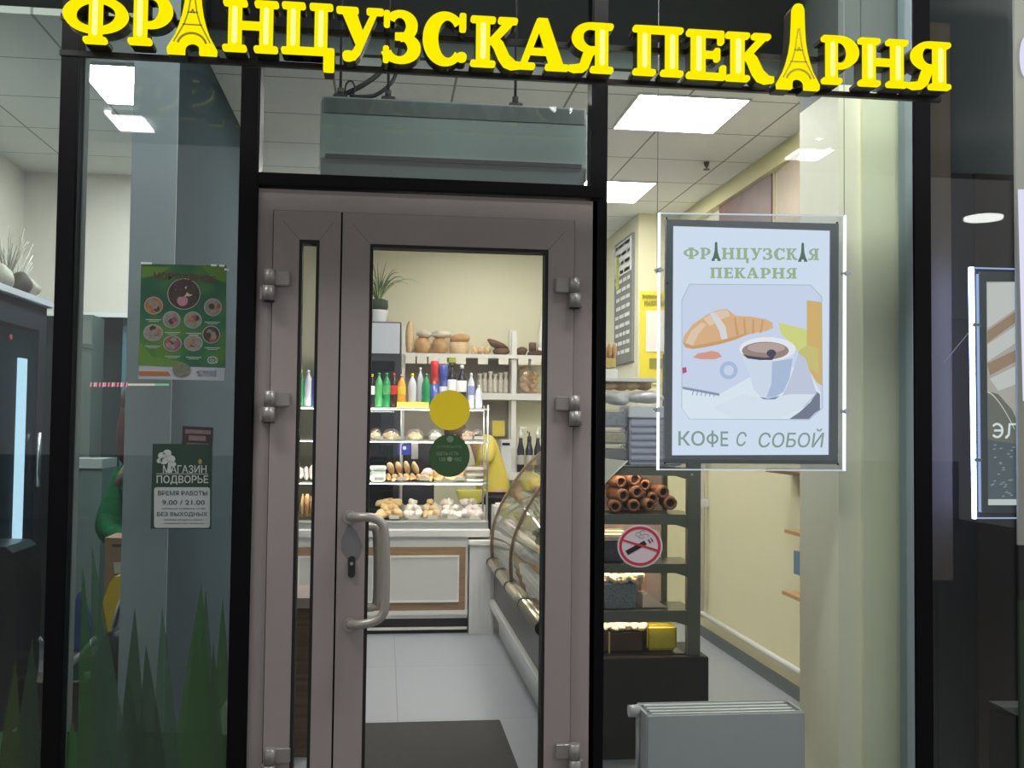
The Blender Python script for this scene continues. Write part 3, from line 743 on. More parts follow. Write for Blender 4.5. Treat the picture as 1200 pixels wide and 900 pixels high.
bottle(444, .027, .26, GRN2, GCAP, None, 'light green soda bottle, left of two green ones')
bottle(453, .028, .26, GRN, GCAP, GRN2, 'green soda bottle beside the cola bottle')
bottle(461.5, .026, .26, COLA, RCAP, RED, 'dark cola bottle with red cap and red label')
bottle(470.5, .030, .25, ORG, c_('cap_orange', .7, .3, .1), c_('label_yellow', .85, .55, .05), 'orange soda bottle with a yellow label')
bottle(483, .029, .26, CLR, YCAP, None, 'clear lemonade bottle with yellow cap')
bottle(492.5, .022, .31, CLR, WCAP, None, 'tall clear bottle with white cap', yy=YD0 + .18)
bottle(499.5, .030, .26, GRN, GCAP, None, 'green soda bottle left of the red can')
bottle(509, .031, .36, BLU, RED, None, 'tall red over blue drink can', kind='can')
bottle(519.5, .031, .33, c_('can_pale', .45, .48, .75), BLU, None, 'tall blue drink can', kind='can')
bottle(529.5, .031, .34, DRK, DRK, WCAP, 'black bottle right of the blue can')
bottle(541, .034, .33, DRK, WCAP, WCAP, 'black bottle with large white label')
bottle(552, .024, .27, CLR, WCAP, c_('label_blue', .25, .28, .55), 'slim clear bottle with blue label')
bottle(561, .026, .18, CLR, WCAP, None, 'short clear bottle at the right end of the top tier')
for px, cl_, lb in ((352, GRN, 'green bottle seen through the narrow side pane'), (361, CLR, 'clear bottle seen through the narrow side pane'), (369, BLU, 'blue can seen through the narrow side pane')):
    bottle(px, .027, .27, cl_, WCAP, None, lb)
bt = MB(c_('yellow_tray', .85, .68, .12)).box(X_at(465, 470), YD0 + .02, lv[3] + .001, X_at(502, 470), YD0 + .058, lv[3] + .045, .003)
tag(bt.build('yellow_tray', loc=(X_at(484, 470), YD0 + .04, lv[3])), 'low yellow carton tray in front of the bottles', 'tray')
for j, px in enumerate((354, 360, 366)):
    x = X_at(px, 590); tag(MB(BREAD).blob((x, YD0 + .1, lv[0] + .10), (.019, .05, .09), .15, 200 + j, 2).build('horn_pastry', loc=(x, YD0 + .1, lv[0])), 'golden horn pastry behind the narrow side pane', 'pastry', 'horn pastries behind the side pane')
    x = X_at(px - 1, 545); tag(MB(PINKB).blob((x, YD0 + .1, lv[1] + .06), (.021, .05, .05), .15, 210 + j, 2).build('cream_roll', loc=(x, YD0 + .1, lv[1])), 'white cream roll behind the narrow side pane', 'roll', 'cream rolls behind the side pane')

# ------------------------------------------------------------------ drinks fridge with blank header and plant
YF = 4.55
fr = thing('drinks_fridge', 'tall dark drinks fridge with a blank silver header panel', 'fridge', (-.1, YF + .3, 0))
xr_ = U(470, 415, YF).x; zt_ = U(450, 377, YF).z; zh_ = U(450, 416, YF).z
FD = mat('fridge_dark', (.03, .035, .045), .3)
MB(FD).box(-.55, YF, 0, xr_, YF + .6, zt_, .006).build('cabinet', fr)
MB(mat('header_silver', (.50, .53, .60), .25, metal=.2)).box(-.53, YF - .012, zh_ + .012, xr_ - .012, YF - .0005, zt_ - .012).build('header_panel', fr)
MB(glass('fridge_glass', (.55, .65, .7), .06)).box(-.50, YF - .010, .30, xr_ - .05, YF - .002, zh_ - .05).build('door_glass', fr)
MB(mat('fridge_shelf_grey', (.15, .22, .25), .4)).box(-.50, YF - .0018, 1.10, xr_ - .06, YF - .0006, 1.13).box(-.50, YF - .0018, 1.42, xr_ - .06, YF - .0006, 1.44).build('shelf_edges', fr)
co = MB(mat('coffee_machine_black', (.02, .02, .03), .3)).box(X_at(472, 540, YF), YF - .18, .902, X_at(508, 540, YF), YF + .1, U(490, 519, YF - .2).z, .01)
cm_ = thing('coffee_machine', 'black coffee machine with a blue round display behind the pastries', 'coffee machine', (X_at(490, 540, YF), YF, .9))
co.build('housing', cm_)
MB(c_('display_blue', .05, .07, .5)).pp([(466, 521), (481, 521), (481, 533), (466, 533)], YF - .212, .008).m(WCAP).pell(474, 525, 2.2, 2.2, YF - .214, .002).build('display', cm_)
MB(STEEL).pp([(482, 518), (490, 518), (490, 538), (482, 538)], YF - .212, .01).build('steel_column', cm_)
# back worktop carrying machine
bw = MB(LT).box(X_at(455, 600, YF + .0) + .15, YF - .19, 0, X_at(512, 600, YF), YF + .13, .90)
tag(MB(LT).box(X_at(512, 600, YF) + .002, YF - .19, 0, X_at(566, 600, YF), YF - .065, .90).build('narrow_cabinet', loc=(.6, YF - .1, 0)), 'narrow pale cabinet under the olive yellow bowl behind the display shelf', 'cabinet')
tag(bw.build('back_cabinet', loc=(.5, YF, 0)), 'pale grey low cabinet under the black coffee machine', 'cabinet')
pt_ = thing('potted_grass', 'thin leaved green plant in a white pot on the fridge', 'plant', (U(445, 378, YF + .15).x, YF + .15, zt_))
pc = Vector((U(443, 378, YF + .15).x, YF + .15, zt_ + .002))
MB(mat('pot_white', (.72, .74, .78), .35)).lathe(pc, [(.065, 0), (.07, .01), (.085, .10), (.088, .105)], 20).build('pot', pt_)
GR = mat('leaf_dark_green', (.07, .12, .04), .6); GR2 = mat('leaf_pale_green', (.34, .42, .18), .6)
MB(mat('plant_core', (.02, .035, .015), .8)).lathe(pc, [(.07, .106), (.082, .13), (.08, .19), (.05, .20)], 14).build('plant_core', pt_)
lf = MB(GR)
for k in range(64):
    a = rnd.uniform(0, 6.28); L_ = rnd.uniform(.22, .46); lean = rnd.uniform(.1, 1.) ; lf.m(GR if rnd.random() < .6 else GR2)
    P = []
    for j in range(7):
        t = j / 6; r_ = lean * L_ * (t ** 1.3) * .85; z_ = .15 + L_ * (t - lean * .62 * t * t * t)
        P.append(pc + Vector((math.cos(a) * r_, math.sin(a) * r_ * .6, z_)))
    lf.tube(P, .0045, 5, [1, 1.1, 1.1, 1, .8, .5, .15])
lf.build('leaves', pt_)

# ------------------------------------------------------------------ white wall shelving with bread
YB = 5.42
sh = thing('bread_shelving', 'white wall shelving with bread and price tags on the back wall', 'shelving', (.9, YB, 0))
z1 = U(550, 415, YB).z; z2 = U(600, 461, YB).z; z3 = U(600, 553, YB).z
xL, xR_ = U(474, 420, YB).x, U(712, 420, YB).x
def upr(px, w=.034, top=385, y0=YB):
    x = U(px, 480, y0).x; MB(SHELFW).box(x - w / 2, y0, U(px, top, y0).z if 0 else 0, x + w / 2, y0 + .04, U(px, top, y0).z).build('upright', sh)
upr(472, .03, 382); upr(602, .045, 388); upr(598, .03, 386, YB + .22); upr(700, .045, 388); upr(711, .03, 385)
MB(SHELFW).box(xL, YB - .02, z1 - .035, xR_, YB + .26, z1).build('shelf_board', sh)
MB(SHELFW).box(U(556, 460, YB).x, YB - .02, z2 - .06, xR_, YB + .26, z2).build('shelf_board', sh)
MB(SHELFW).box(U(583, 555, YB).x, YB - .25, z3 - .06, xR_, YB + .26, z3).build('shelf_board', sh)
MB(mat('shelf_back_shade', (.34, .31, .26), .8)).box(U(474, 440, YB).x, YB + .24, z2 - .4, U(600, 440, YB).x, YB + .258, z1 - .036).build('back_panel', sh)  # taupe sheet paints the shade behind the bread shelf
for px in (481, 494.5, 508, 520, 540, 566, 590, 613, 628): tag_card(px, 421 + (px - 480) * .012, YB - .02, sh, .045, .038)
tag_card(529, 422, YB - .02, sh, .04, .022, c_('tag_green', .50, .55, .06))
def XB(px, y=YB + .1): return U(px, 410, y).x
yy = YB + .1
def loaf(name, px, wpx, hpx, m_, lab, grp='loaves on the top bread shelf', z=None, seed=0, nz=.08, ry=.09, cat='bread', rot=(0, 0, 0), yo=0.):
    k = (YB + 3.9 + .1) / 1200; w_ = wpx * k / 2; h_ = hpx * k / 2; zz = (z1 if z is None else z)
    x = XB(px); mb_ = MB(m_).blob((x, yy + yo, zz + h_ * .93), (w_, ry, h_), nz, seed, 3, rot, flat=.88)
    return tag(mb_.build(name, loc=(x, yy + yo, zz)), lab, cat, grp)
loaf('baguette', 480, 10.5, 41, BREADP, 'pale baguette standing upright at the left end of the bread shelf', seed=1, ry=.05, nz=.04)
loaf('round_loaf', 495, 20, 20, BREAD, 'round golden loaf right of the upright baguette', seed=2, nz=.05)
loaf('round_loaf', 515, 20, 20, BREAD, 'second round golden loaf on the bread shelf', seed=3, nz=.05)
k93 = 9.42 / 1200
loaf('wrapped_loaf', 497, 19, 10, mat('wrapped_pale', (.75, .66, .55), .4, noise=.1), 'pale wrapped loaf lying on the first round loaf', z=z1 + 20 * k93 * .92, seed=4)
loaf('wrapped_loaf', 517, 24, 10, mat('wrapped_pale', (0, 0, 0)), 'pale wrapped loaf lying on the second round loaf', z=z1 + 20 * k93 * .92, seed=5)
tl = thing('tall_muffin_bread', 'tall tin bread with a domed top in the middle of the shelf', 'bread', (XB(538), yy, z1), 'loaves on the top bread shelf')
MB(BREADP).lathe((XB(538), yy, z1), [(.075, .003), (.085, .01), (.092, .11)], 20).build('tin_base', tl)
MB(BREAD).blob((XB(539), yy, z1 + .145), (.095, .09, .05), .06, 6, 3).build('domed_top', tl)
for j, (px, lb) in enumerate(((555, 'left of three crumbly rolls on the bread shelf'), (563, 'middle one of three crumbly rolls on the bread shelf'), (571, 'right of three crumbly rolls on the bread shelf'))):
    loaf('crumbly_roll', px, 7, 12, BREADP, lb, seed=10 + j, nz=.25, ry=.06)
loaf('dark_loaf', 587, 20, 10, RYE, 'brown oblong loaf lying under the tilted dark loaf', seed=20)
loaf('dark_loaf', 583, 27, 10, RYE, 'tilted dark oblong loaf on top of the brown one', z=z1 + .06, seed=21, rot=(0, R(24), 0))
loaf('dark_loaf', 611, 14, 11, RYE, 'rounded dark loaf right of the shelf upright', seed=22)
dt = MB(CHOC).box(XB(619), yy - .06, z1 + .001, XB(640), yy + .06, z1 + .045, .01)
tag(dt.build('rye_cake', loc=(XB(630), yy, z1)), 'flat dark rye cake near the right door edge', 'bread', 'loaves on the top bread shelf')
dt = MB(RYE).lathe((XB(624), yy, z1 + .046), [(.035, 0), (.036, .075), (.03, .08)], 16)
tag(dt.build('rye_tin_bread', loc=(XB(624), yy, z1 + .046)), 'small round rye bread on the flat dark cake', 'bread', 'loaves on the top bread shelf')
bg = thing('paper_bag', 'white pointed paper bag with a tag near the right door edge', 'bag', (XB(634), yy - .05, z1 + .046))
MB(PAPER).lathe((XB(636), yy - .0, z1 + .046), [(.055, 0), (.05, .1), (.03, .25), (.008, .36)], 14).build('bag_body', bg)
MB(TAGM).box(XB(629.5, yy), yy - .068, z1 + .05, XB(640, yy), yy - .063, z1 + .075).build('tag', bg)
CLB = mat('cellophane_crumple', (.62, .58, .50), .3, noise=.35, nscale=60, bump=1)
for j in range(6):
    px = 562 + j * 6.0; x = U(px, 450, yy).x
    tag(MB(CLB).lathe((x, yy - .05 + .02 * (j % 2), z2), [(.022, .003), (.026, .02), (.024, .12), (.012, .15), (.022, .18 + .01 * (j % 3))], 8).build('cellophane_bag', loc=(x, yy, z2)), 'clear crumpled bag of sweets standing on the short shelf', 'bag', 'clear bags on the short shelf')
bs = thing('braided_loaf', 'braided golden loaf in a clear bag right of the upright', 'bread', (XB(615), yy, z2))
m_ = MB(BREAD)
for j in range(6): m_.blob((XB(615) + .012 * (-1) ** j, yy, z2 + .045 + j * .036), (.05, .045, .03), .1, 30 + j, 2, (0, R(30 * (-1) ** j), 0))
m_.build('braid', bs)
MB(CLEARP).lathe((XB(616), yy, z2 + .001), [(.075, 0), (.08, .03), (.075, .2), (.05, .25)], 12).build('clear_bag', bs)
m_ = MB(BREAD)
for j in range(5): m_.blob((XB(626) + .008 * (-1) ** j, yy, z2 + .04 + j * .036), (.034, .04, .028), .1, 50 + j, 2, (0, R(30 * (-1) ** j), 0))
tag(m_.build('braided_loaf', loc=(XB(626), yy, z2)), 'narrower braided loaf right of the bagged one', 'bread')
# dispenser, yellow card, syrup bottles
dp = thing('white_dispenser', 'white box dispenser with a black slot behind the worker', 'dispenser', (XB(594), YB - .05, z3))
MB(mat('dispenser_white', (.66, .68, .72), .35)).box(U(587, 520, YB - .1).x, YB - .1, z3 + .001, U(599.6, 520, YB - .1).x, YB - .005, U(590, 515, YB - .1).z, .008).build('body', dp)
MB(c_('slot_black', .01, .01, .01)).pp([(588.5, 519), (597.5, 519), (597.5, 522), (588.5, 522)], YB - .104, .006).build('slot', dp)
yc = MB(c_('card_yellow', .80, .62, .08)).pp([(577, 493), (591.5, 493), (591.5, 511), (577, 511)], YB + .1, .004)
tag(yc.build('yellow_card', loc=U(584, 502, YB + .1)), 'orange yellow card hanging beside the white upright', 'card')
for j, (px, tp, hh) in enumerate(((610, 505, .19), (620, 513, .15), (630, 505, .19))):
    x = U(px, 540, YB - .05).x; z = z3 + .001
    q = thing('syrup_bottle', ['syrup bottle with a tall white pump, nearest the upright', 'short dark syrup bottle between the two pumps', 'syrup bottle with a white pump on the right'][j], 'bottle', (x, YB - .05, z), 'syrup bottles beside the upright')
    MB(DRK).lathe((x, YB - .05, z), [(.034, 0), (.035, .02), (.035, .2), (.018, .27), (.016, hh + .12)], 14).build('body', q)
    MB(WCAP if j != 1 else DRK).lathe((x, YB - .05, z), [(.02, hh + .121), (.02, hh + .17), (.008, hh + .18), (.008, hh + .215)], 12).box(x - .012, YB - .062, z + hh + .205, x + .05 * (1 if j == 0 else -.4 if j == 1 else .6), YB - .04, z + hh + .225).build('pump', q)
    MB(mat('syrup_label', (.45, .42, .4), .5)).lathe((x, YB - .05, z), [(.0355, .07), (.036, .075), (.036, .15), (.0355, .155)], 14).build('label_band', q)
# menu board, notice, wall pictures
XM = 1.978
def wallquad(pts, X, d, m_, name, parent=None):
    P = [UX(x, y, X) for x, y in pts]; return MB(m_).poly3(P, (d, 0, 0)).build(name, parent)
mbd = thing('menu_board', 'tall grey menu board with white lettering on the side wall', 'menu board', UX(733, 360, XM))
y0_, y1_ = UX(744, 300, XM).y, UX(723, 300, XM).y; za, zb2 = UX(735, 279, XM).z, UX(735, 425, XM).z
y0_ = max(y0_, 4.14)
MB(mat('chalk_grey', (.22, .22, .21), .6)).box(XM - .02, y0_, zb2, XM, y1_, za).build('board', mbd)
cw = MB(mat('chalk_white', (.8, .8, .78), .6)); 
cw.box(XM - .023, y0_ + .02, za - .30, XM - .0205, y1_ - .02, za - .02)
for k in range(13):
    z = zb2 + .08 + k * .075
    n0 = y0_ + .08
    while n0 < y1_ - .12:
        l_ = rnd.uniform(.06, .2); cw.box(XM - .023, n0, z, XM - .0205, min(n0 + l_, y1_ - .05), z + .03); n0 += l_ + .04
cw.build('writing', mbd)
MB(c_('board_green', .55, .65, .05)).box(XM - .024, y1_ - .18, za - .40, XM - .0206, y1_ - .08, za - .12).build('green_accent', mbd)
nt_ = thing('yellow_notice', 'yellow notice with white sheets partly behind the coffee poster', 'notice', U(765, 400, 4.0))
MB(c_('notice_yellow', .85, .70, .04, .6)).pp([(750, 341), (800, 342), (800, 452), (750, 450)], 4.008, .008).build('yellow_back', nt_)
q = MB(PAPER).pp([(757, 364), (790, 364), (790, 412), (757, 412)], 4.002, .004)
q.m(c_('notice_olive', .30, .28, .04, .7)).pp([(761, 420), (790, 420), (790, 432), (761, 432)], 4.002, .004).text('ВНИМАНИЕ', 753, 345, 776, 350, 4.0, .004).text('УВАЖАЕМЫЕ', 755, 352, 780, 358, 4.0, .004)
q.build('sheets', nt_)
PBR = mat('picture_brown', (.18, .085, .07), .5, noise=.5, nscale=6); PB2 = mat('picture_tan', (.50, .40, .30), .6, noise=.2, nscale=5)
for j, (x0p, x1p, topL, topR, m_, lb) in enumerate(((843, 904, 243, 207, PBR, 'dark reddish brown picture panel high on the right wall'), (911, 960, 196, 172, PB2, 'tan picture panel on the right wall beside the pilaster'))):
    ya, yb_ = UX(x0p, 250, XR - .02).y, UX(x1p, 250, XR - .02).y
    zt2 = UX(x0p, topL, XR - .02).z; q = thing('picture_panel', lb, 'picture', (XR - .02, ya, 2.2), 'picture panels on the right wall')
    MB(m_).box(XR - .022, yb_, 1.95, XR - .012, ya, zt2).build('print', q)
    MB(c_('panel_edge', .72, .64, .42, .6)).box(XR - .0119, yb_ - .02, 1.93, XR - .001, ya + .02, zt2 + .02).build('edge_frame', q)
# heating pipes on the right wall
pp_ = MB(mat('pipe_white', (.74, .71, .69), .35))
a = UX(823, 716, XR - .04); b = UX(945, 795, XR - .04); zp = (a.z + b.z) / 2
pp_.cyl((XR - .045, a.y, zp), (XR - .045, .5, zp), .018).cyl((XR - .045, a.y, zp), (XR - .045, a.y, 2.9), .020).blob((XR - .045, a.y, zp), (.03, .03, .03), 0, 0)
pp_.box(XR - .06, a.y - .03, UX(823, 588, XR).z - .03, XR - .001, a.y + .03, UX(823, 588, XR).z + .03, .005).cyl((XR - .10, a.y, UX(823, 588, XR).z), (XR - .045, a.y, UX(823, 588, XR).z), .015)
tag(pp_.build('heating_pipe', loc=(XR - .045, a.y, 0)), 'white heating pipe running down and along the right wall', 'pipe')
WDL = wood('ledge_wood', (.42, .24, .10), (.52, .32, .15), axis='y')
for j, (xx_, py) in enumerate(((897, 549), (919, 620), (916, 692))):
    p = UX(xx_, py, XR - .16); q = MB(WDL if j else wood('ledge_dark', (.13, .085, .05), (.2, .13, .08), axis='y')).box(XR - .16, .55, p.z - .02, XR, p.y, p.z, .002)
    tag(q.build('wall_ledge', loc=(XR - .08, p.y, p.z)), ['dark wooden ledge peeking out under the illuminated poster', 'middle wooden ledge peeking out behind the pilaster', 'lowest wooden ledge peeking out behind the pilaster'][j], 'shelf', 'wooden ledges on the right wall')
p = UX(930, 640, XR - .1)
tag(MB(c_('blue_plate', .12, .25, .42)).box(XR - .10, p.y - .3, UX(930, 672, XR - .1).z, XR - .085, p.y + .0, UX(930, 645, XR - .1).z).build('blue_folder', loc=p), 'narrow blue folder edge behind the pilaster', 'folder')

# ================================================================== PASTRY CASE along the right
case = thing('pastry_case', 'long curved glass pastry case with a bumper rail along the right', 'display case', (1.1, 2.45, 0))
y0c, y1c = 1.20, 3.70
XF = .80
CG = glass('case_glass', (.92, .93, .88), .06, .0, .04)
DARKP = mat('case_dark_panel', (.085, .078, .078), .35)
CRM = mat('case_cream', (.62, .58, .48), .35)
MB(DARKP).box(XF + .02, y0c, .26, XF + .10, y1c, .50).build('lower_panel', case)
MB(mat('kick_white', (.72, .72, .70), .35)).box(XF - .01, y0c, .20, XF + .03, y1c, .26, .004).box(XF + .06, y0c, 0.0, XF + .10, y1c, .20).build('kick_rail', case)
MB(CRM).box(XF + .10, y0c, .02, 1.42, y1c, .50).build('base_body', case)
rail = MB(mat('rail_bronze', (.50, .45, .33), .22, metal=.5)).cyl((XF - .005, y0c, .535), (XF - .005, y1c, .535), .034, n=18)
rail.build('bumper_rail', case)
for y in (y0c + .02, 1.9, 2.55, 3.1, y1c - .03):
    MB(mat('rail_joint_black', (.02, .018, .018), .4)).cyl((XF - .005, y - .02, .535), (XF - .005, y + .02, .535), .0365, n=18).build('rail_joint', case)
gp = [(XF + .005, .56), (XF + .0, .68), (XF + .012, .80), (XF + .055, .93), (XF + .13, 1.07), (XF + .25, 1.24), (XF + .40, 1.38)]
gp = [(p.x, p.z) for p in smooth_path([Vector((x, 0, z)) for x, z in gp])]
g = MB(CG)
for (xa_, za_), (xb_, zb_) in zip(gp, gp[1:]):
    g.poly3([(xa_, y0c, za_), (xb_, y0c, zb_), (xb_ + .006, y0c, zb_ - .002), (xa_ + .006, y0c, za_ - .002)], (0, y1c - y0c, 0))
g.build('curved_glass', case)
for y in (y0c, 2.55, y1c):
    MB(mat('glass_edge_brown', (.22, .15, .10), .3)).tube([(x - .004, y, z) for x, z in gp], .009, 8).build('glass_edge', case)
MB(WHITE).box(XF + .40, y0c, 1.36, 1.42, y1c, 1.39).build('top_board', case)
MB(CRM).box(1.40, y0c, .5, 1.42, y1c, 1.36).build('back_panel', case)
trs = [(XF + .06, .62, WHITE), (XF + .10, .84, GL_SHELF), (XF + .20, 1.06, GL_SHELF)]
for x, z, m2 in trs:
    MB(m2).box(x, y0c + .01, z - .012, 1.40, y1c - .01, z).build('inner_shelf', case)
    MB(CRM).cyl((x, y0c + .01, z), (x, y1c - .01, z), .011, n=8).build('shelf_rail', case)
MB(mat('inner_brown', (.36, .27, .17), .5)).box(XF + .03, y0c + .01, .51, XF + .05, y1c - .01, .60).build('inner_front', case)
kinds = [(SUGAR, 'white cream cake'), (GOLD, 'golden pastry'), (CHOC, 'chocolate cake'), (mat('salad_green', (.22, .27, .08), .7, noise=.5, nscale=50), 'green herb pastry'), (BREAD, 'brown pie')]
for j in range(9):
    y = y1c - .16 - j * .27
    for li, (x, z, m2) in enumerate(trs):
        m2, nm = kinds[(j + li * 2) % 5]
        tag(MB(m2).blob((x + .13, y, z + .05), (.085, .10, .05), .25, 300 + j * 3 + li, 2, flat=.8).build('cake', loc=(x + .13, y, z)),
            f"{nm} on the {['lowest', 'middle', 'top'][li]} shelf of the glass case, {['at the far end', 'second from the far end', 'third from the far end', 'fourth from the far end', 'in the middle', 'fourth from the near end', 'third from the near end', 'second from the near end', 'at the near end'][j]}", 'cake', 'cakes in the glass pastry case')
# items on the far end of the case / counter corner
tr_ = thing('card_terminal', 'small black card terminal on white papers beside the case', 'card terminal', U(597, 587, 3.72))
p = U(597, 590, 3.9)
MB(PAPER).box(p.x - .10, 3.86, p.z - .02, p.x + .06, 4.0, p.z, .003).build('papers', tr_)
MB(c_('terminal_black', .015, .015, .02)).box(p.x - .04, 3.87, p.z + .001, p.x + .05, 3.98, p.z + .025, .005).build('terminal', tr_)
sb = MB(WHITE).box(px1 + .012, 3.83, .0, px1 + .19, 4.1, p.z - .0205)
tag(sb.build('side_cabinet', loc=(px1 + .1, 3.9, 0)), 'white side cabinet between the pillar and the pastry case', 'cabinet')
yb2 = MB(c_('bowl_olive_yellow', .62, .58, .12, .5)).lathe((U(552, 580, 4.425).x, 4.425, .902), [(.05, 0), (.10, .03), (.125, .11), (.125, .12)], 20, 1, .5)
tag(yb2.build('mixing_bowl', loc=(U(552, 580, 4.425).x, 4.425, .902)), 'olive yellow bowl behind the display shelf', 'bowl')
mat_ = UZ(430, 850, 0); m2_ = UZ(597, 846, 0)
dm = MB(mat('door_mat_dark', (.055, .055, .055), .95, noise=.3, nscale=200, bump=.4)).box(-.10, .12, .001, .62, (mat_.y + m2_.y) / 2, .014, .004)
tag(dm.build('door_mat', loc=(.26, .8, 0)), 'dark grey door mat on the tiles inside the entrance', 'mat')
# brown plank cabinet seen through the narrow pane
WPL = wood('plank_brown', (.085, .045, .030), (.15, .085, .055), axis='x')
pcb = thing('plank_cabinet', 'brown plank cabinet with a pinkish top seen through the narrow side pane', 'cabinet', (-.6, 1.1, 0))
MB(WPL).box(-.47, 1.0, 0, -.30, 1.35, U(360, 712, 1.0).z).build('body', pcb)
MB(mat('cabinet_top_mauve', (.34, .27, .27), .5)).box(-.475, .98, U(360, 712, 1.0).z, -.29, 1.37, U(360, 700, 1.0).z).build('top_board', pcb)

# ================================================================== RACK on a black base
YR0, YR1 = .88, 1.17
rk = thing('display_rack', 'dark grey green metal rack standing on a black base behind the window', 'rack', (1.2, 1.0, 0))
RKM = mat('rack_grey_green', (.13, .145, .115), .35, metal=.2)
bz = U(770, 768, YR0).z
bx_ = U(829, 800, YR0 - .03).x
MB(mat('base_black', (.006, .006, .006), .5)).box(.86, YR0 - .05, 0, bx_, YR1 + .005, bz, .004).build('black_base', rk)
ux0, ux1 = U(806, 650, YR0).x, U(821, 650, YR0).x
rt = U(800, 545, YR0).z
MB(RKM).box(ux0, YR0, bz, ux1, YR0 + .04, rt + .55).build('upright', rk)
MB(RKM).box(.88, YR0, bz, .92, YR0 + .04, rt + .55).build('upright', rk)
ru = U(777, 650, YR1 - .03)
MB(RKM).box(ru.x - .0, YR1 - .03, bz, ru.x + .022, YR1, rt + .55).build('upright', rk)
MB(RKM).box(.88, YR1 - .03, bz, .90, YR1, rt + .55).build('upright', rk)
rz = []
for py, hgt in ((548, .045), (603, .055), (661, .05), (716, .06)):
    z = U(760, py, YR0).z; rz.append(z)
    P = [(.92, YR0 + .002, z), (ux0, YR0 + .002, z), (ux0, YR0 + .002, z - hgt - .012), (ux0 - .06, YR0 + .002, z - hgt + .006), (.92, YR0 + .002, z - hgt + .01)]
    MB(RKM).poly3(P, (0, .012, 0)).box(.90, YR0 + .014, z - .012, ux1 - .02, YR1 - .03, z - .001).build('shelf', rk)
MB(STEEL).cyl((ux0 + .018, YR0 - .004, U(806, 556, YR0).z), (ux0 + .018, YR0, U(806, 556, YR0).z), .006, n=10).build('screw', rk)
LEDR = emit('rack_led_warm', (1, .74, .52), 26.0)
for z in rz[:3] + [rz[3]]:
    MB(LEDR).box(.95, YR0 + .03, z - .018, ux0 - .06, YR0 + .05, z - .0125).build('shelf_light', rk)
MB(mat('back_sheet_pink', (.62, .52, .48), .7)).box(.92, YR1 - .028, rz[3], U(773, 600, YR1).x, YR1 - .02, rz[0]).build('back_sheet', rk)
# cinnamon rolls (hollow chimney pastries) in a heap
CIN = mat('cinnamon_crust', (.24, .11, .06), .75, noise=.45, nscale=45, bump=.7)
CINC = mat('pastry_hole_dark', (.03, .015, .01), .9)
def ringroll(px, py, y, r_, lab, yaw=0.):
    c = U(px, py, y); d_ = Vector((math.sin(yaw), math.cos(yaw), .05)).normalized()
    q = thing('chimney_pastry', lab, 'pastry', (c.x, y, c.z - r_), 'hollow cinnamon pastries heaped on the rack')
    body = MB(CIN); n = 18; L_ = .13
    a_ = d_.cross(Vector((0, 0, 1))).normalized(); b_ = d_.cross(a_)
    rings = []
    for (rad, s_) in ((r_ * .5, .012), (r_ * .62, 0), (r_ * .9, 0), (r_, .015), (r_, L_ - .01), (r_ * .85, L_)):
        rings.append([body.bm.verts.new(c + d_ * s_ + (a_ * math.cos(6.2832 * k / n) + b_ * math.sin(6.2832 * k / n)) * rad * (1 + .05 * math.sin(k * 3 + s_ * 90))) for k in range(n)])
    fs = []
    for A_, B_ in zip(rings, rings[1:]): fs += [body.bm.faces.new((A_[k], A_[(k + 1) % n], B_[(k + 1) % n], B_[k])) for k in range(n)]
    fs.append(body.bm.faces.new(rings[-1])); body._fin(fs, True); body.build('crust', q)
    MB(CINC).cyl(c + d_ * .010, c + d_ * .014, r_ * .5, n=18).build('dark_hole', q)
k5 = (YR0 + 3.95) / 1200
for j, (px, py, rp, row, lb) in enumerate(((721, 594, 7.5, 0, 'leftmost ring pastry in the bottom row of the cinnamon heap'), (743, 593, 7.8, 0, 'round-holed ring pastry in the middle of the bottom row'), (762, 592, 7.5, 0, 'ring pastry right of the middle in the bottom row'), (786, 590, 8.5, 0, 'rightmost ring pastry with an olive hole at the end of the row'),
        (731, 581, 8.2, 1, 'pale ring pastry in the second row'), (747, 577, 7.8, 1, 'dark ring pastry in the middle of the second row'), (765, 584, 6.5, 1, 'small ring pastry in the second row'), (778, 577, 8, 1, 'dark ring pastry on the right of the second row'),
        (728, 565, 7.5, 2, 'cream topped ring pastry high in the heap at left'), (744, 562, 8.2, 2, 'brightly lit ring pastry on top of the heap'), (756, 569, 6.5, 2, 'small orange ring pastry near the top of the heap'))):
    ringroll(px, py, YR0 + .035 + row * .012, rp * k5, lb, yaw=rnd.uniform(-.3, .3))
def rbox(px0, py0, px1, py1, y, d, m_, bev=.006):
    A_, B_ = U(px0, py1, y), U(px1, py0, y); return MB(m_).box(A_.x, y, A_.z, B_.x, y + d, B_.z, bev)
# packaged goods on the lower shelves
DKB = mat('dark_goods', (.05, .055, .07), .4, noise=.5, nscale=60, bump=.4); WRAP = mat('wrap_cream', (.80, .68, .50), .4, noise=.3, nscale=40, bump=.5)
g1 = thing('wrapped_cake', 'dark cake with a pale crinkled top behind the no smoking sticker', 'cake', U(722, 659, YR0 + .05))
rbox(706, 634, 735, 658, YR0 + .04, .15, DKB).build('cake_body', g1); rbox(704, 623, 737, 634, YR0 + .03, .16, WRAP, .015).build('crinkled_top', g1)
g2 = thing('sprinkled_cake_tub', 'blue grey speckled cake tub with golden crinkled wrapping', 'cake', U(727, 713, YR0 + .05))
rbox(708, 683, 745, 714, YR0 + .04, .15, mat('speckled_blue', (.16, .19, .22), .5, noise=.8, nscale=90)).build('tub', g2)
m_ = MB(WRAP)
for j in range(7): m_.blob(U(710 + j * 6.3, 676 + 3 * (j % 2), YR0 + .08), (.028, .05, .022), .35, 400 + j, 2)
m_.build('crinkled_wrap', g2)
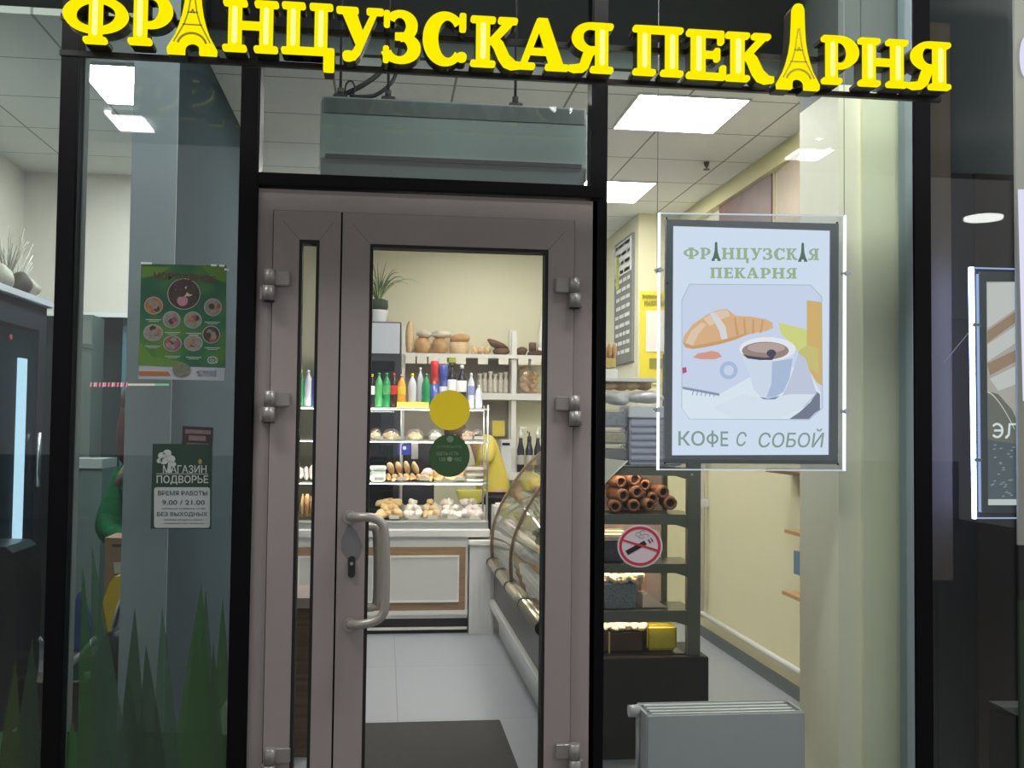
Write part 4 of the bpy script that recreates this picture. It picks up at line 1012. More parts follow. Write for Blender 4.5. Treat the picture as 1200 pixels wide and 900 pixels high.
MB(CLEARP).pp([(746, 672), (752, 672), (752, 712), (746, 712)], YR0 + .05, .1).build('clear_side', g2)
gm = MB(mat('kraft_brown', (.34, .20, .10), .7)).pp([(750, 672), (757, 672), (757, 695), (750, 695)], YR0 + .15, .02)
tag(gm.build('kraft_packet', loc=U(753, 695, YR0 + .15)), 'small brown kraft packet beside the speckled tub', 'packet')
gt = MB(mat('pastry_sheet', (.66, .58, .48), .6)).poly3([U(x, y, YR0 + .06) for x, y in ((753, 712), (753, 696), (758, 695), (782, 712))], (0, .12, 0))
tag(gt.build('white_wedge', loc=U(760, 712, YR0 + .06)), 'pale wedge shaped package right of the speckled tub', 'package')
g3 = thing('brown_cake_box', 'dark brown cake box with a bright crinkled lid on the lowest shelf', 'cake', U(730, 765, YR0 + .05))
rbox(706, 740, 753, 764, YR0 + .04, .15, mat('cake_brown', (.07, .035, .022), .4, noise=.3)).build('box_body', g3)
m_ = MB(WRAP)
for j in range(6): m_.blob(U(710 + j * 8, 734, YR0 + .08), (.03, .05, .018), .3, 420 + j, 2)
m_.build('crinkled_lid', g3)
MB(c_('ribbon_gold', .7, .55, .2)).pp([(713, 740), (715, 740), (715, 766), (713, 766)], YR0 + .036, .003).build('ribbon', g3)
g4 = rbox(758.5, 733, 794, 763, YR0 + .05, .13, mat('bag_yellow_olive', (.46, .40, .03), .45, noise=.15), .012)
tag(g4.build('yellow_package', loc=U(775, 764, YR0 + .1)), 'square yellow package on the lowest rack shelf', 'package')
g5 = MB(mat('tray_black', (.015, .014, .013), .3)).box(.93, YR0 + .01, bz + .001, ux0 - .01, YR1 - .04, bz + .005)
tag(g5.build('serving_tray', loc=(1.2, 1.0, bz)), 'flat dark tray lying on the black base', 'tray')
# upper goods behind the mullion and poster
g6 = rbox(738, 490, 800, 545.5, YR0 + .02, .20, mat('crate_lilac', (.42, .43, .52), .5), .006)
cr_ = thing('plastic_crate', 'lilac grey plastic crate on the rack, half behind the coffee poster', 'crate', U(768, 546, YR0 + .02))
g6.build('crate_body', cr_)
m_ = MB(mat('crate_rib', (.34, .35, .44), .5))
for py in (497, 505, 513, 521, 529, 537): m_.pp([(740, py), (798, py), (798, py + 2.2), (740, py + 2.2)], YR0 + .012, .008)
m_.build('ribs', cr_)
rbox(737, 476, 801, 489.5, YR0 + .01, .21, mat('crate_lid', (.66, .66, .70), .4), .004).build('lid', cr_)
for j, (a_, b_, m2, lb) in enumerate(((523, 545, mat('goods_grey', (.12, .12, .12), .4, noise=.6, nscale=50, bump=.6), 'lowest clear tub on the rack beside the crate, dark filling'), (503, 522, mat('goods_olive', (.40, .34, .16), .5, noise=.6, nscale=50, bump=.6), 'middle clear tub beside the crate, golden filling'), (480, 502, mat('goods_slate', (.18, .20, .22), .5, noise=.7, nscale=40, bump=.6), 'upper clear tub beside the crate, grey filling'))):
    q = thing('clear_tub', lb, 'tub', U(722, b_, YR0 + .05), 'clear tubs stacked beside the lilac crate')
    rbox(705, a_ + 3, 734, b_ - 1.5, YR0 + .04, .14, m2, .012).build('filling', q)
    rbox(703, a_, 736, b_ - .4, YR0 + .03, .16, CLEARP, .01).build('tub_shell', q)
g7 = MB(mat('wrapped_grey', (.60, .58, .56), .35, noise=.25, nscale=30, bump=.8)).blob(U(722, 467, YR0 + .1), (.07, .08, .035), .15, 7, 3).blob(U(755, 465.5, YR0 + .1), (.10, .08, .033), .12, 9, 3)
tag(g7.build('wrapped_loaf', loc=U(738, 477, YR0 + .1)), 'long pale loaf in plastic wrap lying on the crate', 'bread')
for j in range(4):
    px = 712 + j * 14; c = U(px, 452, YR0 + .16)
    tag(MB(BREAD if j % 2 else GOLD).blob(c, (.045, .05, .024), .2, 500 + j, 2).build('bread_roll', loc=c), ['golden roll at the left above the wrapped loaf', 'brown roll next to the leftmost golden roll', 'golden roll beside the coffee poster edge', 'brown roll half behind the coffee poster'][j], 'roll', 'rolls above the wrapped loaf')
pb = rbox(704, 443, 775, 446.5, YR0 + .06, .2, mat('tray_white', (.80, .78, .74), .4), .002)
tag(pb.build('white_tray', loc=U(740, 446, YR0 + .1)), 'thin white tray above the bread rolls', 'tray')
bk = thing('bread_basket', 'yellow basket with brown loaves at the mullion edge', 'basket', U(716, 430, YR0 + .15))
rbox(704, 420, 722, 431, YR0 + .1, .14, mat('basket_yellow', (.70, .50, .14), .6, noise=.4, nscale=50), .004).build('basket', bk)
m_ = MB(BREAD)
for px in (708, 714, 719.5): m_.blob(U(px, 412, YR0 + .17), (.013, .03, .045), .1, px, 2)
m_.build('loaves', bk)
rbox(704, 432.5, 724, 442.5, YR0 + .1, .14, PAPER, .003).build('paper_liner', bk)
g9 = thing('acrylic_flap', 'slanted cream acrylic flap in front of the cinnamon pastries', 'flap', U(720, 560, YR0 - .02))
MB(mat('acrylic_cream', (.66, .63, .52), .3)).poly3([U(x, y, YR0 - .01) for x, y in ((700, 536), (735, 540), (718, 556), (703, 572), (700, 573))], (0, .004, 0)).build('panel', g9)
MB(mat('acrylic_edge', (.85, .83, .75), .3)).tube([U(735.5, 540, YR0 - .012), U(718, 556.5, YR0 - .012), U(703, 572.5, YR0 - .012)], .0035, 6).build('bright_edge', g9)
rbox(704, 585, 716, 603, YR0 + .0, .05, mat('scoop_taupe', (.45, .40, .36), .5), .01)

# ================================================================== RADIATOR
rd = thing('radiator', 'white panel radiator standing low inside the right window', 'radiator', (1.4, .15, 0))
RW = mat('radiator_white', (.46, .49, .50), .35, noise=.03)
yr0, yr1 = .085, .27
A, B = U(758, 838, yr0), U(944, 838, yr0); zt3 = A.z
MB(RW).box(A.x, yr0, .06, B.x, yr0 + .018, zt3, .006).build('front_panel', rd)
MB(RW).box(A.x, yr1 - .018, .06, B.x, yr1, zt3, .006).build('rear_panel', rd)
MB(RW).box(A.x + .001, yr0 + .018, .07, A.x + .01, yr1 - .018, zt3 - .003).box(B.x - .01, yr0 + .018, .07, B.x - .001, yr1 - .018, zt3 - .003).build('side_panel', rd)
m_ = MB(mat('grille_white', (.62, .65, .66), .35))
for y in np.linspace(yr0 + .028, yr1 - .028, 4): m_.box(A.x + .03, y - .011, zt3 - .012, B.x - .03, y + .011, zt3 - .004)
m_.build('top_grille', rd)
m_ = MB(mat('grille_gap', (.18, .20, .21), .6)).box(A.x + .01, yr0 + .018, zt3 - .022, B.x - .01, yr1 - .018, zt3 - .014)
m_.build('grille_base', rd)
v = U(748, 830, .2)
MB(mat('valve_white', (.62, .63, .64), .3)).cyl((v.x - .04, .2, v.z - .01), (v.x + .0, .2, v.z - .01), .024).cyl((v.x + .0, .2, v.z - .01), (A.x, .2, v.z - .01), .012).build('valve', rd)
MB(STEEL).cyl((v.x - .0, .2, v.z - .02), (v.x - .0, .2, .03), .009).cyl((A.x, .2, .09), (v.x - .01, .2, .09), .012).blob((v.x - .01, .2, .09), (.022, .022, .022), 0).build('pipework', rd)

# ================================================================== ILLUMINATED COFFEE POSTER (hangs just inside the window)
YL = .055
lb = thing('illuminated_poster', 'illuminated coffee and croissant poster in a clear acrylic frame', 'illuminated sign', U(880, 400, YL))
ACR = glass('acrylic_plate', (.90, .91, .93), .06, .02, .05, (.75, .78, .85))
EDGE = emit('acrylic_edge_glow', (.92, .96, 1), 1.6)
o_ = [(772, 249), (992, 252), (991, 552), (770, 551)]
MB(ACR).pp(o_, YL - .004, .006).build('acrylic_plate', lb)
e = MB(EDGE)
e.pp([(771.5, 249), (774.2, 249), (772.6, 551), (770, 551)], YL - .006, .010).pp([(989.2, 252), (992, 252), (991.2, 552), (988.4, 552)], YL - .006, .010)
e.build('side_edge_glow', lb)
e2 = MB(emit('acrylic_edge_soft', (.80, .84, .95), .85)).pp([(774, 249), (990, 252), (990, 253.4), (774, 250.4)], YL - .006, .010).pp([(772, 549.6), (990, 550.6), (990, 552), (772, 551)], YL - .006, .010)
e2.build('top_bottom_edge', lb)
GFR = mat('poster_frame_grey', (.16, .18, .20), .35, metal=.3)
i_ = [(789, 264.5), (973.5, 270), (972, 533), (787.5, 533.5)]; oo = [(781, 257), (983, 262), (982, 544), (779, 543)]
f = MB(GFR)
for k in range(4): f.pp([oo[k], oo[(k + 1) % 4], i_[(k + 1) % 4], i_[k]], YL - .016, .02)
f.build('grey_frame', lb)
LIT = emit('backlit_white', (.74, .83, 1), .98)
Yp = YL - .004 - .002
MB(LIT).pp(i_, Yp, .012).build('backlit_sheet', lb)
def em(n, c, s=.9): return emit('print_' + n, c, s)
PG = em('pale_green', (.52, .66, .42), .72); PT = em('tower_green', (.10, .19, .13)); PGY = em('grey_green', (.30, .42, .36), .85)
# serif lettering with towers from the same letter shapes as the sign
def pletters(seq, x0, x1, yb, h, Y, mt, parent, slope=0., name='lettering', tmat=None):
    ws = [(.72 if c == 'T' else .4 if c == ' ' else glyph(c)[0]) for c in seq]; gap_ = .10
    tot = sum(ws) + gap_ * (len(seq) - 1); kx = (x1 - x0) / tot; x = x0
    mb_ = MB(mt)
    for c, w in zip(seq, ws):
        if c == 'T':
            mb_.m(tmat or mt); cx = x + w * kx / 2; yb2_ = yb + slope * (cx - x0)
            mb_.pp([(cx + a_ * kx * .95, yb2_ + 2 - b_ * h * .95) for a_, b_ in tower(1.75)], Y, .0008); mb_.m(mt)
        elif c != ' ':
            yb2_ = yb + slope * (x - x0)
            for i, o in enumerate(glyph(c)[1]): mb_.pp([(x + a_ * kx, yb2_ - b_ * h) for a_, b_ in o], Y - .00004 * i, .0008)
        x += (w + gap_) * kx
    mb_.build(name, parent)
pletters('ФРTНЦУЗСКTЯ', 801, 960, 303.5, 13.5, Yp - .001, PG, lb, .009, 'headline', PT)
pletters('ПЕКАРНЯ', 832, 934, 326, 12.5, Yp - .001, PG, lb, .006, 'headline')
tx = MB(PGY)
tx.text('КО', 795, 505, 826, 522.5, Yp - .001, bold=.012).pring(835, 514.3, 7, 6.2, 2.4, Yp - .001, .0006).pp([(833.8, 504.5), (836.2, 504.5), (836.2, 524), (833.8, 524)], Yp - .00102, .0006).text('Е', 844.5, 505.5, 853.5, 523, Yp - .001, bold=.012).text('С', 863, 506, 875, 523, Yp - .001, bold=.008, shear=.2).text('СОБОЙ', 889, 502, 966, 524.5, Yp - .001, bold=.008, shear=.15)
tx.build('coffee_lettering', lb)
# picture: croissant, cup, plate, napkin, juice
ph = [(799, 352), (808, 333), (950, 334), (963, 348), (964, 478), (948, 492), (808, 491), (799, 478)]
P_ = MB(em('picture_blue_white', (.70, .77, .98), .93)).pp(ph, Yp - .0006, .0004)
def L(n, c, pts, k, s=.9): P_.m(em(n, c, s)).pp(pts, Yp - .0006 - .0003 * k, .0003)
L('table_white', (.82, .90, 1), [(799, 455), (843, 462), (900, 430), (945, 430), (962, 460), (962, 478), (948, 491), (808, 491), (799, 478)], 1, .97)
L('juice_orange', (.80, .52, .18), [(945.5, 352), (963, 354), (963.5, 452), (957, 448), (946, 430), (945.5, 400)], 2)
L('lemon_yellow', (.78, .80, .25), [(912, 378), (928, 382), (945.5, 386), (945.5, 406), (936, 412), (925, 400), (916, 392)], 2)
L('lower_gold', (.72, .62, .22), [(935, 412), (946, 404), (958, 408), (960, 440), (950, 432), (940, 424)], 3)
L('croissant_gold', (.86, .52, .28), [(800, 400), (802, 393), (812, 380), (828, 369), (842, 363), (852, 362), (862, 370), (880, 371), (897, 374), (905, 378), (906, 384), (898, 388), (880, 391), (862, 398), (845, 403), (826, 407), (812, 409), (803, 407)], 4)
L('croissant_light', (.93, .68, .50), [(824, 373), (842, 364), (852, 363), (856, 370), (846, 374), (832, 382)], 5)
L('croissant_light', (.93, .68, .50), [(803, 402), (810, 388), (822, 378), (828, 380), (818, 392), (812, 405)], 5)
L('croissant_white', (.86, .82, .85), [(832, 367), (838, 366), (850, 382), (853, 398), (846, 400), (843, 388)], 6)
for k in range(4): L('croissant_dark', (.76, .40, .18), [(860 + 11 * k, 372 + k), (862 + 11 * k, 372 + k), (866 + 9 * k, 392 - k), (863 + 9 * k, 394 - k)], 6)
L('croissant_dark', (.76, .40, .18), [(800, 401), (812, 405.5), (840, 400), (862, 394), (880, 389), (862, 398), (845, 403), (826, 407), (812, 409), (803, 407)], 7)
L('jam_red', (.85, .38, .30), [(812, 419), (818, 414), (826, 413), (834, 411), (842, 413), (846, 418), (838, 421), (822, 421)], 4)
L('crimson', (.65, .08, .22), [(799.5, 431), (804, 430), (805, 436), (800, 438)], 4)
L('saucer_shadow', (.20, .23, .32), [(925, 491), (937, 483), (950, 471), (957, 459), (961, 462), (961, 480), (955, 484), (948, 491)], 3)
L('napkin_white', (.66, .70, .88), [(936, 414), (944, 420), (953, 448), (957, 461), (945, 476), (928, 482), (915, 468), (926, 444)], 4)
L('saucer_white', (.80, .87, 1), [(836, 478), (870, 462), (900, 468), (925, 462), (955, 462), (940, 478), (915, 489), (860, 490)], 5, .96)
cupw = em('cup_white', (.74, .82, .98), .93)
P_.m(cupw).pp([(868, 405), (932, 405), (930, 420), (925, 445), (918, 460), (908, 466), (892, 466), (883, 456), (877, 435), (870, 420)], Yp - .0030, .0003)
L('cup_shade', (.50, .60, .85), [(905, 424), (929, 420), (925, 444), (918, 459), (908, 465), (898, 466), (904, 450)], 9)
P_.m(em('cup_rim', (.92, .92, 1), .97)).pell(899.5, 409, 33, 14, Yp - .0036, .0003)
P_.m(em('coffee_brown', (.44, .30, .27), .8)).pell(897, 411, 27.5, 10.5, Yp - .0039, .0003)
P_.m(em('coffee_cream', (.62, .46, .42), .85)).pell(898, 407.5, 22, 6, Yp - .0042, .0003).m(em('coffee_dark', (.10, .10, .17), .6)).pp([(870, 415), (878, 417), (895, 419), (908, 418), (905, 422), (890, 422), (876, 420)], Yp - .0042, .0003).pell(904, 414, 5.5, 4.5, Yp - .0045, .0003)
P_.m(em('handle_blue', (.50, .60, .88), .9)).pring(854, 434, 10.5, 10.5, 4.5, Yp - .0030, .0003)
L('fork_grey', (.30, .36, .52), [(800, 453), (822, 457), (843, 461), (843, 464), (822, 460), (800, 456)], 4)
for k in range(6): L('fork_grey', (0, 0, 0), [(812 + 5 * k, 458 + k * .6), (813 + 5 * k, 458 + k * .6), (812 + 5 * k, 463 + k * .4), (811 + 5 * k, 463 + k * .4)], 4)
L('cup_foot', (.25, .30, .48), [(890, 465), (900, 467), (914, 464), (908, 468), (895, 468)], 8)
P_.m(em('frame_line', (.52, .58, .68), .8))
for k in range(8): 
    a_, b_ = ph[k], ph[(k + 1) % 8]; dx, dy = b_[0] - a_[0], b_[1] - a_[1]; n_ = math.hypot(dx, dy); ox, oy = -dy / n_ * .35, dx / n_ * .35
    P_.pp([(a_[0] - ox, a_[1] - oy), (b_[0] - ox, b_[1] - oy), (b_[0] + ox, b_[1] + oy), (a_[0] + ox, a_[1] + oy)], Yp - .0009, .0003)
P_.build('printed_picture', lb)
cl_ = MB(mat('chrome_clamp', (.75, .77, .82), .15, metal=.8))
for px, py in ((772, 317), (991, 321), (771, 480), (990, 482)):
    c = U(px, py, YL); cl_.cyl((c.x, YL - .022, c.z), (c.x, YL + .02, c.z), .010, n=14).box(c.x - .018, YL - .012, c.z - .004, c.x + .018, YL + .004, c.z + .004)
cl_.build('clamp', lb)
for px in (771, 991):
    c0 = U(px, 317, YL); MB(mat('wire_grey', (.30, .30, .30), .3)).cyl((c0.x, YL + .012, c0.z), (c0.x, YL + .012, 3.6), .0016, n=6).build('hanging_wire', lb)
sc_ = MB(c_('screw_dark', .03, .04, .06))
for px, py in ((781, 294 - 38), (981, 261), (779, 543), (982, 544), (782, 332)):
    c = U(px, py, YL - .018); sc_.cyl((c.x, YL - .020, c.z), (c.x, YL - .014, c.z), .004, n=8)
sc_.build('screw', lb)

# ================================================================== NEIGHBOUR SHOP (far right)
BRN = wood('brown_wall_strip', (.15, .105, .09), (.19, .135, .11), scale=.8, rough=.8)
X0 = U(1093, 500, .3).x; X1 = U(1116, 500, .3).x
zz0 = U(1104, 680, .3).z
struct(MB(BRN).box(X0 - .12, .30, zz0, X1, .36, 3.35).m(mat('neighbour_black', (.02, .02, .024), .5)).box(X1, .42, 0, 3.4, .46, 2.05).box(X0 - .12, .425, 0, X1 + .02, .455, 3.3)
       .m(mat('neighbour_slate', (.075, .085, .09), .5)).box(X0 - .12, .42, U(1150, 205, .42).z, 3.4, .46, 4.1)
       .m(mat('neighbour_umber', (.030, .018, .016), .5)).box(U(1157, 500, .3).x, .38, 0, 3.4, .40, U(1157, 205, .4).z)
       .m(mat('neighbour_black', (0, 0, 0))).box(X1, .405, 2.05, 3.4, .46, U(1150, 205, .42).z), 'wall_neighbour', 'dark walls of the neighbouring shop')
lb2 = thing('illuminated_pastry_poster', 'blue edged illuminated pastry poster at the far right, cut by the picture edge', 'illuminated sign', U(1170, 460, .16))
Y2 = .16
BG = emit('blue_edge_glow', (.34, .46, 1), 22.0)
MB(BG).pp([(1136.5, 313), (1141.5, 313), (1144.5, 608), (1141, 608)], Y2 - .004, .012).build('blue_edge_glow', lb2)
MB(emit('blue_edge_soft', (.45, .55, .9), .9)).pp([(1141, 313), (1215, 315), (1215, 316.5), (1141, 314.5)], Y2 - .004, .008).pp([(1143, 606.5), (1215, 606.5), (1215, 608), (1143, 608)], Y2 - .004, .008).pp([(1145, 321), (1147, 321), (1150, 600), (1148, 600)], Y2 - .004, .008).build('soft_edges', lb2)
MB(mat('poster2_backing', (.03, .04, .06), .4)).pp([(1141, 314), (1215, 315), (1215, 607), (1143.5, 607)], Y2 + .004, .008).build('backing', lb2)
f = MB(mat('poster2_frame', (.12, .14, .15), .4)).pp([(1148, 318), (1215, 319), (1215, 330), (1156, 330), (1158, 592), (1215, 592), (1215, 601), (1151, 601)], Y2 - .002, .006)
f.build('grey_frame', lb2)
q = MB(em('pastry_cream', (.62, .55, .50), .75)).pp([(1156, 330), (1215, 330), (1215, 592), (1158, 592)], Y2 + .001, .002)
def L2(n, c, pts, k, s=.8): q.m(em(n, c, s)).pp(pts, Y2 + .001 - .0004 * k, .0004)
L2('swirl_white', (.80, .76, .74), [(1157, 332), (1215, 330), (1215, 345), (1190, 362), (1157, 385)], 1)
L2('swirl_brown', (.42, .28, .18), [(1157, 388), (1190, 365), (1215, 360), (1215, 370), (1190, 378), (1157, 402)], 2)
L2('swirl_white', (0, 0, 0), [(1157, 404), (1190, 382), (1215, 378), (1215, 392), (1190, 402), (1157, 424)], 3)
L2('swirl_brown', (0, 0, 0), [(1157, 426), (1190, 410), (1215, 400), (1215, 415), (1188, 425), (1160, 440)], 4)
L2('swirl_white', (0, 0, 0), [(1160, 444), (1188, 430), (1215, 424), (1215, 440), (1186, 452), (1170, 458)], 4)
L2('olive_grey', (.22, .22, .19), [(1157, 458), (1170, 462), (1186, 480), (1194, 498), (1215, 520), (1157, 520)], 5, .7)
L2('slate_crumb', (.12, .15, .18), [(1157, 515), (1175, 518), (1190, 520), (1215, 522), (1215, 585), (1158, 585)], 6, .7)
for k in range(26): x, y = rnd.uniform(1159, 1188), rnd.uniform(520, 583); L2('crumb_pale', (.35, .40, .42), [(x, y), (x + 3, y - 1), (x + 4, y + .6), (x + 1, y + 1.2)], 7, .7)
L2('strip_pale', (.75, .78, .8), [(1158, 585), (1215, 585), (1215, 592), (1158, 592)], 7, .8)
q.m(em('plate_line', (.75, .72, .62), .9))
for k in range(8): 
    t0, t1 = k / 8, (k + 1) / 8; fx = lambda t: (1157 + 32 * t, 458 + 44 * t ** 1.5); (xa, ya), (xb, yb) = fx(t0), fx(t1)
    q.pp([(xa, ya), (xb, yb), (xb, yb + 1.8), (xa, ya + 1.8)], Y2 - .002, .0004)
q.m(em('letters_white', (.85, .9, .9), .95)).pring(1168.5, 504.5, 7.5, 9, 2.6, Y2 - .0028, .0004, 20, -140, 140).pp([(1165, 503.3), (1174.5, 503.3), (1174.5, 505.7), (1165, 505.7)], Y2 - .0029, .0004).pp([(1182, 496), (1196, 496), (1196, 498.3), (1182, 498.3)], Y2 - .0028, .0004).pp([(1182, 497), (1184.3, 497), (1183.4, 510), (1180, 514), (1178, 514), (1178, 511.7), (1181, 509)], Y2 - .0029, .0004).pp([(1193.6, 497), (1196, 497), (1196, 514), (1193.6, 514)], Y2 - .0029, .0004)
q.build('printed_picture', lb2)
k2 = MB(mat('chrome_clamp', (0, 0, 0)))
for px, py in ((1141, 381), (1143, 539)):
    c = U(px, py, Y2); k2.cyl((c.x, Y2 - .012, c.z), (c.x, Y2 + .01, c.z), .009, n=12).box(c.x, Y2 - .010, c.z - .006, c.x + .028, Y2, c.z + .006)
k2.build('clamp', lb2)
MB(emit('caption_pale', (.7, .8, .9), .8)).text('WWW', 1154, 601.8, 1178, 604.8, Y2 - .003, .0004) 
MB(emit('wire_lit', (.35, .40, .6), .5)).tube([U(1106, 425, .2), U(1141, 383, Y2)], .0018, 6).build('guy_wire', lb2)
xpj = U(1190.5, 500, 0).x
pj = MB(mat('edge_strip_pale', (.26, .28, .24), .5)).box(xpj, -.014, U(1195, 640, -.05).z, 3.3, .0, 3.6)
pj.m(mat('edge_strip_black', (.012, .014, .014), .4)).box(xpj, -.014, U(1195, 705, -.05).z, 3.3, .0, U(1195, 640, -.05).z - .001)
pj.m(mat('edge_strip_green', (.02, .04, .02), .5)).box(xpj, -.014, 0, 3.3, .0, U(1195, 705, -.05).z - .001)
struct(pj, 'wall_edge_standin', 'narrow pier standing in for the strip at the far right edge')  # stand-in for a stray wrapped strip, not a known pier
lp = MB(emit('lilac_strip', (.80, .80, 1), .9)).pp([(1194, 222), (1200, 222), (1204, 462), (1200, 470)], -.022, .007).pell(1203, 66, 7, 24, -.022, .007)
tag(lp.build('lilac_edge_standin', loc=U(1200, 350, -.055)), 'pale lilac glow standing in for a lightbox edge at the far right', 'reflected lights')  # glowing stand-in for another lightbox's bright edge
wb = MB(mat('white_bin_lid', (.35, .36, .35), .4)).poly3([U(x, y, .12) for x, y in ((1175, 829), (1215, 829), (1215, 838), (1190, 838))], (0, .1, 0)).m(mat('bin_dark', (.03, .028, .025), .5)).pp([(1176, 839), (1215, 839), (1215, 960), (1176, 960)], .13, .1)
tag(wb.build('waste_bin', loc=U(1185, 900, .15)), 'dark bin with a pale rim at the lower right corner', 'bin')

# ================================================================== STICKERS AND POSTERS ON THE GLASS
st = MB(mat('sticker_yellow', (.80, .62, .01), .5)).pell(527, 480.5, 24, 23.5, -.016, .001, 40)
tag(st.build('yellow_sticker', loc=U(527, 480.5, -.016)), 'plain yellow round sticker on the door glass', 'sticker')
gs = thing('green_sticker', 'dark green round sticker with small lettering on the door glass', 'sticker', U(526.5, 534, -.016))
SG = mat('sticker_green', (.030, .085, .028), .5)
MB(SG).pell(526.5, 534, 24, 25, -.016, .001, 40).build('disc', gs)
q = MB(mat('sticker_pale', (.14, .22, .15), .5)).pell(527.5, 514.5, 4, 4, -.0168, .0006).text('ОТКРЫТО', 512, 522, 541, 525, -.0168)
q.m(mat('sticker_letters', (.22, .30, .20), .5)).text('ЗДЕСЬ ЕСТЬ', 511, 529.5, 537, 534, -.0168).text('100', 515, 536, 522, 540.5, -.0168).pell(527, 538, 3, 2.8, -.0168, .0006).text('ЧАС', 532, 536, 541, 540.5, -.0168)
q.build('lettering', gs)
ns = thing('no_smoking_sticker', 'round red and white no smoking sticker on the right window', 'sticker', U(750, 640, -.006))
MB(mat('sticker_lilac_white', (.62, .56, .60), .5)).pell(750, 640, 26.5, 25, -.006, .001, 40).build('disc', ns)
RD = mat('sticker_red', (.50, .03, .06), .5)
MB(RD).pring(750, 640, 24.5, 23, 3.2, -.0068, .0006, 40).pp([(729, 631.5), (730, 634), (770, 646.5), (771, 644)], -.0072, .0004).build('red_ring', ns)
q = MB(mat('sticker_black', (.015, .012, .015), .5)).pp([(733, 645.5), (755, 633.5), (758, 638), (736, 650.5)], -.0070, .0005).pp([(759, 632.5), (760.3, 632), (763, 636), (761.8, 636.8)], -.007, .0005).pp([(762, 630.5), (763, 630), (766, 634.5), (764.6, 635)], -.007, .0005)
q.m(mat('sticker_smoke', (.34, .30, .34), .5))
for cx, cy, r1, r2, a0, a1 in ((748, 626, 3.2, 2.8, 0, 360), (753, 624, 3, 3, 60, 360), (757, 628, 3.5, 2.5, 180, 400), (752, 629, 3, 2, 0, 200)): q.pring(cx, cy, r1, r2, .7, -.0071, .0004, 14, a0, a1)
q.build('cigarette', ns)
# --- ice cream poster
yP = -.003
ip = thing('ice_cream_poster', 'green ice cream poster with round food photos taped to the left window', 'poster', U(214, 370, yP))
ip_o = [(165.5, 309), (265.5, 311.5), (264, 430.5), (162.5, 427.5)]
def pgrad(n, c1, c2, c3):
    M = mat(n, c1, .5); nt = M.node_tree; b = nt.nodes['Principled BSDF']; N = nt.nodes.new
    tc = N('ShaderNodeTexCoord'); nz = N('ShaderNodeTexNoise'); nz.inputs['Scale'].default_value = 6; cr = N('ShaderNodeValToRGB')
    e_ = cr.color_ramp.elements; e_[0].color = (*c1, 1); e_[0].position = .40; e_[1].color = (*c3, 1); e_[1].position = .64; x = e_.new(.5); x.color = (*c2, 1)
    nt.links.new(tc.outputs['Object'], nz.inputs[0]); nt.links.new(nz.outputs['Fac'], cr.inputs[0]); nt.links.new(cr.outputs[0], b.inputs['Base Color']); return M
MB(pgrad('poster_green', (.015, .085, .045), (.020, .115, .05), (.07, .17, .03))).pp(ip_o, yP, .001).build('sheet', ip)
for k_, pts_ in enumerate(([(163.5, 400), (178, 418), (215, 424), (215, 429.5), (162.8, 427.5)], [(236, 312), (265, 313), (265, 332), (250, 326)], [(166, 312), (200, 313), (186, 322), (166, 326)])): MB(mat('poster_lime', (.09, .20, .03), .5)).pp(pts_, yP - .0005, .0004).build('lime_patch', ip)
Dk = [mat('food_dark', (.05, .035, .03), .5, noise=.8, nscale=60), mat('food_pale', (.20, .19, .17), .5, noise=.5, nscale=60), mat('food_orange', (.30, .14, .05), .5, noise=.6, nscale=60), mat('food_pink', (.20, .08, .10), .5, noise=.6, nscale=60)]
RG = mat('photo_ring', (.26, .30, .27), .5)
photos = [(215.5, 344.5, 19.5, 18.5, 0), (180, 358, 11, 10.5, 2), (249.5, 360, 10.5, 10.5, 1), (201, 374.5, 10.5, 10, 1), (226, 375, 10.5, 10, 1), (179.5, 390, 11.5, 10, 1), (202, 402.5, 11, 9.5, 3), (226.5, 402, 11, 9.5, 1), (247.5, 392, 10.5, 10.5, 0)]
for i, (cx, cy, rx, ry, m_) in enumerate(photos):
    q = MB(RG).pell(cx, cy, rx, ry, yP - .0010, .0004).m(Dk[m_]).pell(cx, cy, rx - 1.1, ry - 1.1, yP - .0014, .0004)
    r2 = random.Random(i)
    for k in range(6 if i else 9):
        a_ = r2.uniform(0, 6.28); t = r2.uniform(.1, .55); q.m(Dk[[1, 0, 3, 2, 1, 1][(k + i) % 6]] if i else [Dk[0], mat('scoop_vanilla', (.52, .47, .36), .5), mat('scoop_berry', (.38, .20, .24), .5), Dk[0]][k % 4]).pell(cx + rx * t * math.cos(a_), cy + ry * t * math.sin(a_), rx * .33, ry * .33, yP - .0016 - .0001 * k, .0004, 14)
    q.build('food_photo', ip)
q = MB(mat('poster_text_dark', (.14, .035, .045), .5))
for k, ch in enumerate('МОРОЖЕНОЕ'):
    x = 180 + 8.3 * k; yy_ = 318 + abs(k - 3.2) * .3 + k * .55; q.text(ch, x, yy_, x + 7.2, yy_ + 7.8, yP - .0012, bold=.02)
q.m(mat('poster_text_pale', (.34, .42, .36), .5))
for cx, cy in ((180, 374), (249, 377), (202, 389), (227, 390), (179, 405), (202, 417), (227, 418), (249, 407)):
    q.pp([(cx - 9, cy), (cx + 9, cy + .3), (cx + 9, cy + 1.3), (cx - 9, cy + 1)], yP - .0008, .0003).pp([(cx - 6, cy + 2), (cx + 6, cy + 2.3), (cx + 6, cy + 3), (cx - 6, cy + 2.8)], yP - .0008, .0003)
q.pring(249, 422, 6, 4.5, 1.2, yP - .0010, .0003).text('Эко', 244, 418, 255, 426, yP - .0012)
q.build('lettering', ip)
q = MB(mat('tape_shine', (.72, .78, .74), .15))
